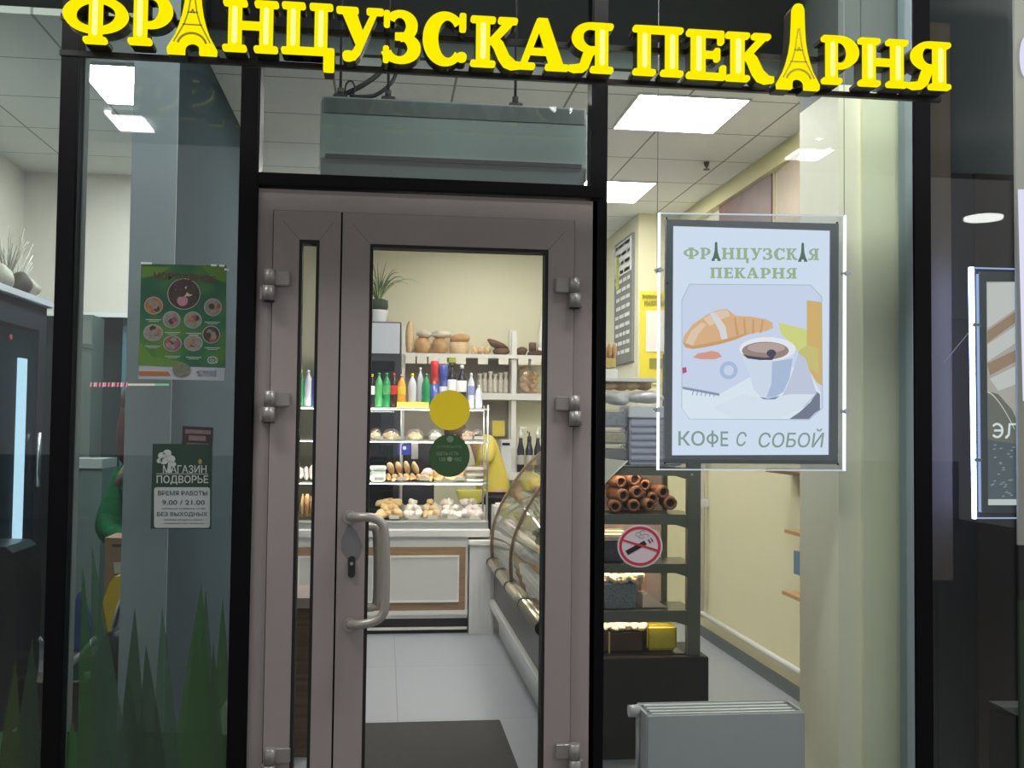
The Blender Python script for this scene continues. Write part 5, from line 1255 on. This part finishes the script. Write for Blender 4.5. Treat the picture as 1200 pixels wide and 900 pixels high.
for a_, b_, y in ((165, 178, 308.5), (247, 254, 311), (257, 263, 311.5), (263, 268, 316)): q.pp([(a_, y - 1.6), (b_, y - 1.2), (b_, y + 1.2), (a_, y + 1)], yP - .0018, .0004)
q.build('tape', ip)
# lower strip under the poster
lp_ = thing('label_strip', 'pale strip with an orange bar and a plant picture under the ice cream poster', 'label', U(213, 437, yP))
MB(mat('strip_film', (.34, .37, .40), .4)).pp([(163, 428.5), (264, 431), (263, 446), (162, 444)], yP + .0012, .0008).build('film', lp_)
q = MB(mat('strip_orange', (.34, .12, .03), .5)).pp([(163, 435), (197, 435.5), (200, 440), (163, 440)], yP, .0008)
q.m(mat('strip_plant', (.13, .15, .10), .5, noise=.7, nscale=60)).pell(212.5, 433, 10.5, 8, yP - .0018, .0008).m(mat('strip_ink', (.10, .15, .24), .5)).text('НАТУРАЛЬНО', 230, 434, 254, 437.5, yP, .0006).text('ВКУСНО', 232, 438, 253, 441, yP, .0006)
q.build('print', lp_)
# ticker reflection, built as glowing beads on the pane
tk = MB(emit('ticker_red', (1, .35, .40), .8))
tkm = [emit('ticker_red', (0, 0, 0), 0), emit('ticker_white', (.85, .75, .8), .7), emit('ticker_dark', (.4, .12, .16), .5), emit('ticker_yellow', (.8, .85, .5), .7), emit('ticker_green', (.3, .8, .4), .6)]
for k in range(44):
    px = 106 + k * 2.1; tk.m(tkm[(0, 2, 1, 0, 2)[k % 5]] if px < 150 else tkm[(3, 1, 3)[k % 3]] if px < 181 else tkm[4]); w_ = .8
    tk.pp([(px, 448.5), (px + 1.5, 448), (px + .9, 453), (px - .6, 453.5)] if px < 150 else [(px, 449.5), (px + 1.6, 449.5), (px + 1.6, 452), (px, 452)], yP - .003, .0015)
tag(tk.build('ticker_reflection', loc=U(150, 450, yP)), 'thin red, yellow and green ticker reflection across the left window', 'reflected lights')
# small dark card + opening hours sign
dc = thing('dark_card', 'small dark picture card above the opening hours sign', 'card', U(231, 512, yP))
MB(mat('card_dark', (.03, .025, .028), .5)).pp([(214, 499), (250, 501), (249, 527), (213, 524)], yP + .001, .001).build('card', dc)
MB(mat('card_print', (.16, .11, .12), .6, noise=.5, nscale=50)).pp([(217, 503), (247, 504.5), (247, 509), (217, 508)], yP + .0005, .0004).pp([(221, 510), (241, 511), (241, 517), (221, 516)], yP + .0005, .0004).pp([(219, 519), (245, 520), (245, 523), (219, 522)], yP + .0005, .0004).build('print', dc)
oh = thing('opening_hours_sign', 'green shop sign with a white opening hours block on the left window', 'sign', U(212, 570, yP))
MB(mat('sign_dark_green', (.014, .042, .026), .45)).pp([(179, 520), (249, 520.5), (247.5, 620), (176.5, 619.5)], yP, .001).build('board', oh)
PW = mat('sign_pale', (.40, .45, .44), .5)
def rrpx(x0, y0, x1, y1, r): 
    P = []
    for cx, cy, a0 in ((x1 - r, y1 - r, 0), (x0 + r, y1 - r, 90), (x0 + r, y0 + r, 180), (x1 - r, y0 + r, 270)):
        for k in range(4): P.append((cx + r * math.cos(R(a0 + 30 * k)), cy + r * math.sin(R(a0 + 30 * k))))
    return P
MB(mat('hours_block', (.36, .41, .41), .5)).pp(rrpx(180.5, 571, 246, 618.5, 3), yP - .0005, .0004).build('hours_block', oh)
q = MB(PW)
for cx, cy, r_ in ((190, 534, 5), (196, 531, 5), (200, 538, 5.5), (192, 540, 5), (187, 540, 3.5), (203, 544, 3.5)): q.pell(cx, cy, r_, r_ * .85, yP - .0006, .0004, 12)
q.pp([(197, 540), (200, 540), (201, 554), (196, 554)], yP - .0006, .0004)
q.build('tree_emblem', oh)
q = MB(PW).text('МАГАЗИН', 191, 545, 242, 554.5, yP - .0007, bold=.01).text('ПОДВОРЬЕ', 183.5, 557, 244, 568, yP - .0007, bold=.015).pp([(183, 554.8), (244, 555.2), (244, 555.9), (183, 555.5)], yP - .0007, .0004)
q.m(mat('emblem_ochre', (.25, .22, .08), .5)).pell(234.5, 541, 2.2, 3.2, yP - .0007, .0004, 10)
q.build('shop_lettering', oh)
q = MB(mat('hours_ink', (.05, .085, .085), .5)).text('ВРЕМЯ РАБОТЫ', 185, 575, 243, 580.5, yP - .0012, bold=.015).text('9.00 / 21.00', 190, 586, 240, 591.5, yP - .0012, bold=.015).text('БЕЗ ВЫХОДНЫХ', 184, 600, 243, 605.5, yP - .0012, bold=.015)
q.text('пятница суббота 10.00', 190, 595, 240, 597, yP - .0012).text('магазин продукты овощи', 192, 608.5, 238, 610, yP - .0012).text('ежедневно без перерыва', 192, 612.5, 238, 614, yP - .0012)
q.build('hours_lettering', oh)

# ================================================================== GRASS FILM on the left windows
def film(name, c, a):
    if name in MATS: return MATS[name]
    M = bpy.data.materials.new(name); M.use_nodes = True; nt = M.node_tree; nt.nodes.clear(); N = nt.nodes.new
    t = N('ShaderNodeBsdfTransparent'); t.inputs[0].default_value = (.9, 1, .9, 1); d = N('ShaderNodeBsdfDiffuse'); d.inputs[0].default_value = (*c, 1)
    x = N('ShaderNodeMixShader'); x.inputs[0].default_value = a; o = N('ShaderNodeOutputMaterial')
    nt.links.new(t.outputs[0], x.inputs[1]); nt.links.new(d.outputs[0], x.inputs[2]); nt.links.new(x.outputs[0], o.inputs[0]); MATS[name] = M; return M
F1 = film('grass_film_mid', (.08, .20, .06), .60); F2 = film('grass_film_dark', (.06, .11, .065), .60); F3 = film('grass_film_olive', (.10, .14, .04), .60); F4 = film('grass_film_bright', (.08, .25, .06), .78); F5 = film('grass_film_teal', (.09, .17, .11), .50)
def blade(q, m_, base0, base1, tip, k, yb=1080):
    """leaf blade with a swollen middle, points in photo pixels"""
    L_, R_ = [], []
    for j in range(9):
        t = j / 9; cx = (base0 + base1) / 2 * (1 - t) + tip[0] * t + (tip[0] - (base0 + base1) / 2) * 0; w = (base1 - base0) / 2 * (1 - t ** 1.8)
        y = yb + (tip[1] - yb) * t; L_.append((cx - w, y)); R_.append((cx + w, y))
    q.m(m_).pp(L_ + [tip] + R_[::-1], .0085 + .0006 * k, .0004)
gf = thing('grass_window_film', 'translucent green grass film along the bottom of the poster window', 'window film', U(180, 880, .01), kind='thing')
bl = [(F2, 160, 212, (171, 755)), (F5, 176, 222, (190, 711)), (F1, 186, 250, (236, 684)), (F5, 222, 262, (241, 690)), (F2, 205, 248, (229, 738)), (F1, 240, 280, (261, 700)), (F3, 236, 272, (250, 752)),
      (F5, 118, 172, (108, 640)), (F2, 128, 176, (158, 712)), (F3, 140, 190, (150, 790)), (F1, 92, 126, (97, 660)), (F4, 66, 118, (84, 842)), (F3, 72, 130, (112, 760)), (F4, 112, 152, (126, 838))]
for k, (m_, b0, b1, tp) in enumerate(bl):
    q = MB(); blade(q, m_, b0, b1, tp, k); q.build('grass_blade', gf)
MB(F4).pp([(60, 858), (140, 856), (282, 862), (282, 1090), (60, 1090)], .0178, .0004).build('film_base', gf)
gf2 = thing('grass_window_film', 'translucent green grass film at the bottom of the outermost left window', 'window film', U(20, 880, .01), kind='thing')
for k, (m_, b0, b1, tp) in enumerate([(F3, -20, 26, (18, 770)), (F2, 0, 50, (38, 745)), (F3, 24, 60, (30, 800))]):
    q = MB(); blade(q, m_, b0, b1, tp, k); q.build('grass_blade', gf2)
MB(F4).pp([(-60, 858), (62, 857), (62, 1090), (-60, 1090)], .0178, .0004).build('film_base', gf2)

# ================================================================== LEFT SHOP
fd = thing('display_fridge', 'dark glass door fridge with a bright light strip at the left edge', 'fridge', (-2.2, 1.4, 0))
XFd = -1.95
p0 = UX(55, 362, XFd); ztf = UX(20, 345, XFd).z
FDK = mat('left_fridge_dark', (.014, .017, .025), .7, spec=.15)
MB(FDK).box(-2.47, .45, 0, XFd - .06, p0.y, ztf - .02).build('cabinet', fd)
MB(mat('fridge_top_grey', (.42, .43, .46), .4)).box(-2.47, .40, ztf - .02, XFd + .03, p0.y + .02, ztf + .02, .005).build('top_panel', fd)
MB(FDK).box(XFd - .059, .45, .05, XFd, .62, ztf - .02).box(XFd - .059, 1.10, .05, XFd, 1.16, ztf - .02).box(XFd - .059, p0.y - .12, .05, XFd, p0.y, ztf - .02).box(XFd - .059, .62, ztf - .16, XFd, p0.y - .12, ztf - .02).build('door_frame', fd)
a = UX(22, 425, XFd - .05); b = UX(30, 425, XFd - .05)
MB(emit('fridge_tube', (.85, .93, 1), 2.2)).box(XFd - .058, a.y, .62, XFd - .04, b.y, UX(26, 420, XFd - .05).z).build('light_tube', fd)
MB(STEEL).cyl((XFd + .02, UX(42, 500, XFd).y, UX(42, 570, XFd).z), (XFd + .02, UX(42, 500, XFd).y, UX(42, 507, XFd).z), .012, n=10).build('door_handle', fd)
MB(glass('left_fridge_glass', (.6, .7, .75), .04, maxr=.12)).box(XFd - .012, .62, .1, XFd - .006, p0.y - .12, ztf - .16).build('glass_pane', fd)
q = MB(mat('fridge_shelf_light', (.45, .55, .58), .4))
for z in (.75, 1.05, 1.35, 1.65): q.box(-2.42, .5, z, XFd - .07, 1.7, z + .015)
q.build('inner_shelf', fd)
MB(c_('fridge_badge_red', .6, .05, .08)).cyl((XFd + .0, UX(12, 395, XFd).y, UX(12, 395, XFd).z), (XFd + .006, UX(12, 395, XFd).y, UX(12, 395, XFd).z), .014, n=12).build('red_badge', fd)
for j, (px, sz, m_, nm, lb_) in enumerate(((12, .065, mat('garlic_pale', (.30, .28, .22), .6, noise=.4, nscale=40), 'dried_flower_bunch', 'pale bunch standing on the fridge at the picture edge'), (32, .062, mat('wicker_brown', (.05, .04, .028), .7, noise=.5, nscale=60), 'wicker_ball', 'dark wicker ball on the fridge top'), (42, .055, mat('garlic_pale', (0, 0, 0)), 'pale_jar', 'pale rounded jar at the right end of the fridge top'))):
    c = UX(px, 345, XFd - .08); q = MB(m_).blob((XFd - .08, c.y - .12, ztf + .026 + sz * 1.05), (sz, sz, sz), .15, 700 + j, 3)
    if j == 0:
        for k in range(26):
            a_ = rnd.uniform(0, 6.28); q.tube([(XFd - .1, c.y, ztf + .08), (XFd - .1 + .05 * math.cos(a_), c.y + .07 * math.sin(a_), ztf + .2), (XFd - .1 + .1 * math.cos(a_), c.y + .16 * math.sin(a_), ztf + rnd.uniform(.22, .40))], .003, 4)
    tag(q.build(nm, loc=(XFd - .08, c.y - .12, ztf + .021)), lb_, 'decoration')
dry = MB(mat('dry_twig', (.50, .48, .42), .8))
c = UX(36, 345, XFd - .16); c.y -= .28
for k in range(40):
    a_ = rnd.uniform(0, 6.28); l_ = rnd.uniform(.2, .36); dry.tube([(XFd - .16, c.y, ztf + .03), (XFd - .16 + .04 * math.cos(a_), c.y + .05 * math.sin(a_), ztf + l_ * .6), (XFd - .16 + .09 * math.cos(a_), c.y + .13 * math.sin(a_), ztf + l_)], .0022, 4)
tag(dry.build('dry_twigs', loc=(XFd - .16, c.y, ztf + .02)), 'fine dry twigs rising behind the wicker ball', 'decoration')
# pale cupboard with a small notice, at the back left
cb_ = thing('pale_cupboard', 'pale green grey cupboard with a small notice at the back of the left shop', 'cupboard', U(95, 500, 3.0))
PGC = mat('cupboard_green_grey', (.11, .15, .13), .5)
A, B = U(64, 368, 3.1), U(109, 368, 3.1)
MB(PGC).box(A.x, 3.1, 0, B.x, 3.38, A.z).build('body', cb_)
MB(mat('notice_grey', (.16, .19, .17), .5)).pp([(88, 376), (106, 376), (108, 404), (87, 402)], 3.094, .004).m(mat('notice_dark', (.04, .05, .05), .5)).pp([(92, 405), (109, 409), (109, 410.5), (92, 406.5)], 3.09, .003).build('notice', cb_)
A, B = U(70, 540, 2.7), U(120, 540, 2.7)
lc = MB(mat('low_fridge_pale', (.15, .20, .185), .5)).box(A.x, 2.7, 0, B.x, 3.05, U(110, 549, 2.7).z).m(mat('low_fridge_top', (.42, .46, .44), .4)).box(A.x, 2.69, U(110, 549, 2.7).z, B.x, 3.05, U(110, 538, 2.7).z)
tag(lc.build('chest_cabinet', loc=((A.x + B.x) / 2, 2.8, 0)), 'low pale cabinet with a lighter top beside the dark doorway', 'cabinet')
# goods stacked near the glass
yG = 1.0
def gbox(pts, y, d, m_, name, label, cat):
    return tag(MB(m_).pp(pts, y, d).build(name, loc=U(pts[0][0], pts[0][1], y)), label, cat)
ck = thing('cardboard_box', 'brown cardboard box standing before the person in green', 'box', U(140, 700, 1.05))
MB(mat('cardboard', (.30, .19, .12), .8, noise=.1)).pp([(123, 630), (190, 632), (190, 760), (121, 760)], 1.05, .2).build('carton', ck)
MB(mat('label_grey_white', (.48, .50, .44), .6)).pp([(133, 659), (147, 659), (147.5, 672), (134, 672)], 1.046, .003).m(mat('print_dark', (.06, .04, .03), .6)).pp([(131, 638), (145, 638), (144, 640), (132, 640)], 1.046, .003).build('label', ck)
yb_ = thing('yellow_bag', 'bright yellow plastic bag behind the lower glass', 'bag', U(130, 730, .95))
MB(mat('bag_yellow', (.62, .42, .02), .4, noise=.15, bump=.5)).poly3([U(x, y, .95) for x, y in ((128, 684), (134, 676), (146, 675), (150, 690), (143, 712), (133, 742), (122, 738), (118, 720), (122, 700))], (0, .09, 0)).build('bag_body', yb_)
wb_ = thing('white_bag', 'crumpled pale bag lying against the yellow bag', 'bag', U(145, 720, .88))
MB(mat('bag_pale', (.34, .37, .42), .35, noise=.3, nscale=12, bump=.6)).poly3([U(x, y, .86) for x, y in ((150, 684), (190, 684), (190, 770), (140, 765), (128, 745), (135, 720), (142, 698))], (0, .08, 0)).build('bag_body', wb_)
MB(mat('bag_white_rim', (.62, .64, .66), .4)).tube([U(132, 735, .85), U(138, 712, .85), U(146, 694, .85), (U(160, 686, .85))], .008, 6).build('rim', wb_)
dbg = MB(mat('bag_brown_dark', (.10, .055, .025), .5, noise=.3)).poly3([U(x, y, .84) for x, y in ((146, 702), (158, 692), (175, 700), (175, 740), (150, 745), (140, 728))], (0, .015, 0))
tag(dbg.build('brown_packet', loc=U(155, 720, .84)), 'dark brown packet on the pale bag', 'packet')
blk = MB(mat('black_sack', (.008, .009, .011), .35)).blob(U(142, 800, .70), (.13, .06, .24), .1, 11, 3)
tag(blk.build('black_sack', loc=U(142, 860, .70)), 'black sack behind the grass film', 'sack')
bl_ = gbox([(92, 695), (98, 712), (108, 738), (106, 758), (83, 762), (82, 730), (86, 708)], .98, .06, mat('cloth_blue', (.03, .065, .24), .6), 'blue_cloth', 'dark blue cloth hanging behind the poster window', 'cloth')
stp = MB(mat('strap_white', (.42, .44, .44), .4)).tube([U(78, 782, .9), U(95, 768, .9), (U(112, 748, .9))], .014, 8)
tag(stp.build('white_strap', loc=U(95, 768, .9)), 'diagonal pale bar under the blue cloth', 'bar')
bs_ = thing('green_basket', 'dark green basket with mixed packets near the bottom of the poster window', 'basket', U(95, 800, .95))
MB(mat('basket_green', (.015, .10, .055), .5)).pp([(76, 778), (112, 776), (110, 796), (80, 798)], .92, .15).build('basket_body', bs_)
q = MB(mat('packet_pink', (.32, .20, .18), .5)).blob(U(103, 770, .98), (.05, .05, .02), .3, 21).m(mat('packet_white', (.42, .46, .42), .5)).blob(U(106, 792, .90), (.035, .02, .02), .3, 22).m(DKB).blob(U(88, 770, .98), (.06, .05, .03), .3, 23)
q.build('packets', bs_)
lbk = MB(mat('shelf_bar_pale', (.36, .38, .38), .4)).tube([U(22, 768, .9), U(34, 757, .9), U(48, 748, .9)], .014, 8)
tag(lbk.build('white_bar', loc=U(34, 757, .9)), 'diagonal pale bar behind the outermost window', 'bar')
blk2 = MB(mat('leather_black', (.008, .009, .010), .25)).poly3([p for p in [U(x, y, .6) for x, y in ((-40, 640), (6, 641), (15, 648), (19, 665), (20, 720), (17, 800), (10, 860), (-40, 860))]], (0, .3, 0))
tag(blk2.build('black_chair_back', loc=U(0, 860, .7)), 'rounded black chair back at the lower left edge', 'chair')
sf = MB(mat('crate_brown_dark', (.05, .04, .02), .7)).pp([(20, 800), (170, 800), (170, 1010), (20, 1010)], 1.1, .2)
tag(sf.build('low_counter', loc=U(100, 1010, 1.1)), 'low dark counter behind the grass film', 'counter')

# ================================================================== PEOPLE
SKIN = mat('skin', (.62, .38, .27), .5)
def skin_body(parent, name, verts, edges, radii, m_, root=0, sub=2):
    me = bpy.data.meshes.new(name); base = WO[parent]
    me.from_pydata([tuple(Vector(v) - base) for v in verts], edges, [])
    me.materials.append(m_)
    o = bpy.data.objects.new(name, me); COL.objects.link(o); o.parent = parent; WO[o] = base
    sk = o.modifiers.new('skin', 'SKIN'); sk.use_smooth_shade = True
    lay = me.skin_vertices[0].data if me.skin_vertices else None
    if lay is None:
        bpy.context.view_layer.update()
        bmx = bmesh.new(); bmx.from_mesh(me); bmx.verts.layers.skin.verify(); bmx.to_mesh(me); bmx.free(); lay = me.skin_vertices[0].data
    for i, r in enumerate(radii): lay[i].radius = (r, r) if not hasattr(r, '__len__') else r
    lay[root].use_root = True
    ss = o.modifiers.new('sub', 'SUBSURF'); ss.levels = sub; ss.render_levels = sub
    return o
def person(label, loc, J, shirt, trousers, hair, hair_long=0., shirt_r=1.15, puffy=False):
    """J: joints in world coordinates"""
    root = thing('person', label, 'person', loc)
    V, E, Rr = [], [], []
    def add(p, r, par=None):
        V.append(Vector(p)); Rr.append(r)
        if par is not None: E.append((par, len(V) - 1))
        return len(V) - 1
    pel = add(J['pelvis'], .125); wa = add(J['waist'], .115, pel); ch = add(J['chest'], .13, wa); nb = add(J['neck'], .055, ch); hb = add(J['head_base'], .05, nb)
    hc = add(J['head'], .082, hb); ht = add(J['crown'], .06, hc)
    for s in 'lr':
        sh_ = add(J['sh_' + s], .055, ch); el = add(J['el_' + s], .040, sh_); wr = add(J['wr_' + s], .026, el)
        d_ = (Vector(J['wr_' + s]) - Vector(J['el_' + s])).normalized(); side = d_.cross(Vector((0, 0, 1))).normalized(); up_ = side.cross(d_)
        pm_ = add(Vector(J['wr_' + s]) + d_ * .05, .026, wr)
        for k, (o_f, l_) in enumerate(((-.027, .062), (-.009, .072), (.009, .068), (.026, .052))):
            f0 = add(V[pm_] + d_ * .035 + side * o_f, .0095, pm_); f1 = add(V[f0] + d_ * l_ * .5 - up_ * .008, .0085, f0); add(V[f1] + d_ * l_ * .4 - up_ * .022, .0075, f1)
        t0 = add(V[wr] + d_ * .03 - side * .035, .010, wr); add(V[t0] + d_ * .035 - side * .015 - up_ * .012, .0085, t0)
        hp_ = add(J['hip_' + s], .085, pel); kn = add(J['kn_' + s], .058, hp_); an = add(J['an_' + s], .038, kn); add(Vector(J['an_' + s]) + Vector(J['face']) * .14 + Vector((0, 0, -.04)), .032, an)
    skin_body(root, 'body', V, E, Rr, SKIN)
    q = Vector(J['head']); fc = Vector(J['face']).normalized(); sd = fc.cross(Vector((0, 0, 1))).normalized()
    fm = MB(SKIN).blob(q + fc * .088 - Vector((0, 0, .005)), (.013, .013, .02), 0, 0)
    for s in (-1, 1): fm.blob(q + sd * s * .082, (.012, .012, .026), 0, 0)
    fm.m(c_('eye_dark', .02, .015, .012))
    for s in (-1, 1): fm.blob(q + fc * .078 + sd * s * .03 + Vector((0, 0, .012)), (.010, .010, .007), 0, 0)
    fm.m(c_('lips', .45, .16, .14)).blob(q + fc * .076 - Vector((0, 0, .042)), (.016, .012, .006), 0, 0)
    fm.build('face', root)
    hm = MB(hair).blob(q - fc * .022 + Vector((0, 0, .035)), (.098, .098, .092), .05, 5, 3, flat=.5)
    if hair_long: hm.blob(q - fc * .06 - Vector((0, 0, hair_long * .5)), (.095, .075, hair_long * .75), .12, 6, 3)
    hm.build('hair', root)
    k = shirt_r
    V2 = [Vector(J['pelvis']) - Vector((0, 0, .10)), J['waist'], J['chest'], Vector(J['chest']).lerp(Vector(J['neck']), .7)]; E2 = [(0, 1), (1, 2), (2, 3)]; R2 = [.16 * k, .125 * k, .14 * k, .07 * k]
    for s in 'lr':
        e_ = Vector(J['sh_' + s]).lerp(Vector(J['el_' + s]), 1.0 if puffy else .75)
        V2 += [J['sh_' + s], e_]; n = len(V2); E2 += [(2, n - 2), (n - 2, n - 1)]; R2 += [.066 * k * (1.25 if puffy else 1), .06 * k * (1.5 if puffy else 1)]
        if puffy: V2.append(Vector(J['wr_' + s]).lerp(Vector(J['el_' + s]), .1)); E2.append((n - 1, n)); R2.append(.05 * k)
    skin_body(root, 'top', V2, E2, R2, shirt)
    V3 = [Vector(J['pelvis']) + Vector((0, 0, -.02))]; E3 = []; R3 = [.128]
    for s in 'lr':
        V3 += [J['hip_' + s], J['kn_' + s], Vector(J['an_' + s]) + Vector((0, 0, .02))]; n = len(V3); E3 += [(0, n - 3), (n - 3, n - 2), (n - 2, n - 1)]; R3 += [.098, .07, .055]
    skin_body(root, 'trousers', V3, E3, R3, trousers)
    return root
# bakery worker bending towards the shelves
wy = 4.72
X_ = lambda px, y=wy: U(px, 520, y).x
cx = X_(577)
Jw = dict(face=(-.95, -.1, -.2), pelvis=(cx + .02, wy, .98), waist=(cx, wy, 1.12), chest=(cx - .04, wy, 1.34), neck=(cx - .16, wy, 1.44), head_base=(cx - .21, wy, 1.45), head=(cx - .335, wy, 1.45), crown=(cx - .355, wy, 1.51),
          sh_l=(cx - .04, wy - .16, 1.40), el_l=(cx - .10, wy - .19, 1.16), wr_l=(cx - .32, wy - .16, 1.20), sh_r=(cx - .04, wy + .16, 1.40), el_r=(cx - .10, wy + .19, 1.16), wr_r=(cx - .32, wy + .15, 1.20),
          hip_l=(cx + .02, wy - .09, .90), kn_l=(cx, wy - .1, .50), an_l=(cx + .02, wy - .1, .08), hip_r=(cx + .02, wy + .09, .90), kn_r=(cx, wy + .1, .50), an_r=(cx + .02, wy + .1, .08))
person('bakery worker in a yellow short sleeved shirt bending over the back counter', (cx, wy, 0), Jw, mat('shirt_yellow', (.74, .60, .10), .7, noise=.08), mat('trousers_dark', (.03, .03, .04), .8), mat('hair_brown', (.10, .06, .04), .6))
# shopper in green in the left shop
ly = 2.0
cx = U(178, 560, ly).x
Jg = dict(face=(.3, .9, 0), pelvis=(cx, ly, .86), waist=(cx, ly, 1.0), chest=(cx, ly, 1.20), neck=(cx - .03, ly, 1.41), head_base=(cx - .05, ly, 1.50), head=(cx - .07, ly, 1.63), crown=(cx - .07, ly, 1.71),
          sh_l=(cx - .15, ly, 1.22), el_l=(cx - .215, ly - .04, .94), wr_l=(cx - .02, ly - .24, .90), sh_r=(cx + .12, ly, 1.22), el_r=(cx + .14, ly + .02, .96), wr_r=(cx + .04, ly + .24, .94),
          hip_l=(cx - .09, ly, .80), kn_l=(cx - .1, ly, .46), an_l=(cx - .1, ly, .08), hip_r=(cx + .09, ly, .80), kn_r=(cx + .1, ly, .46), an_r=(cx + .1, ly, .08))
pg = person('person in a bulky green sweater with long dark red hair beside the partition', (cx, ly, 0), Jg, mat('sweater_green', (.008, .13, .045), .85, noise=.25, nscale=25, bump=.8), mat('trousers_green', (.01, .05, .03), .8), mat('hair_dark_red', (.10, .022, .022), .6, noise=.6, nscale=40, bump=.6), hair_long=.26, shirt_r=1.12, puffy=True)
MB(mat('fur_beige', (.36, .29, .22), .9, noise=.3, nscale=60, bump=.8)).tube([U(137, 568, ly - .16), U(146, 556, ly - .18), U(157, 540, ly - .18), U(170, 532, ly - .16)], .032, 10, [.6, 1, 1.1, 1]).build('collar', pg)
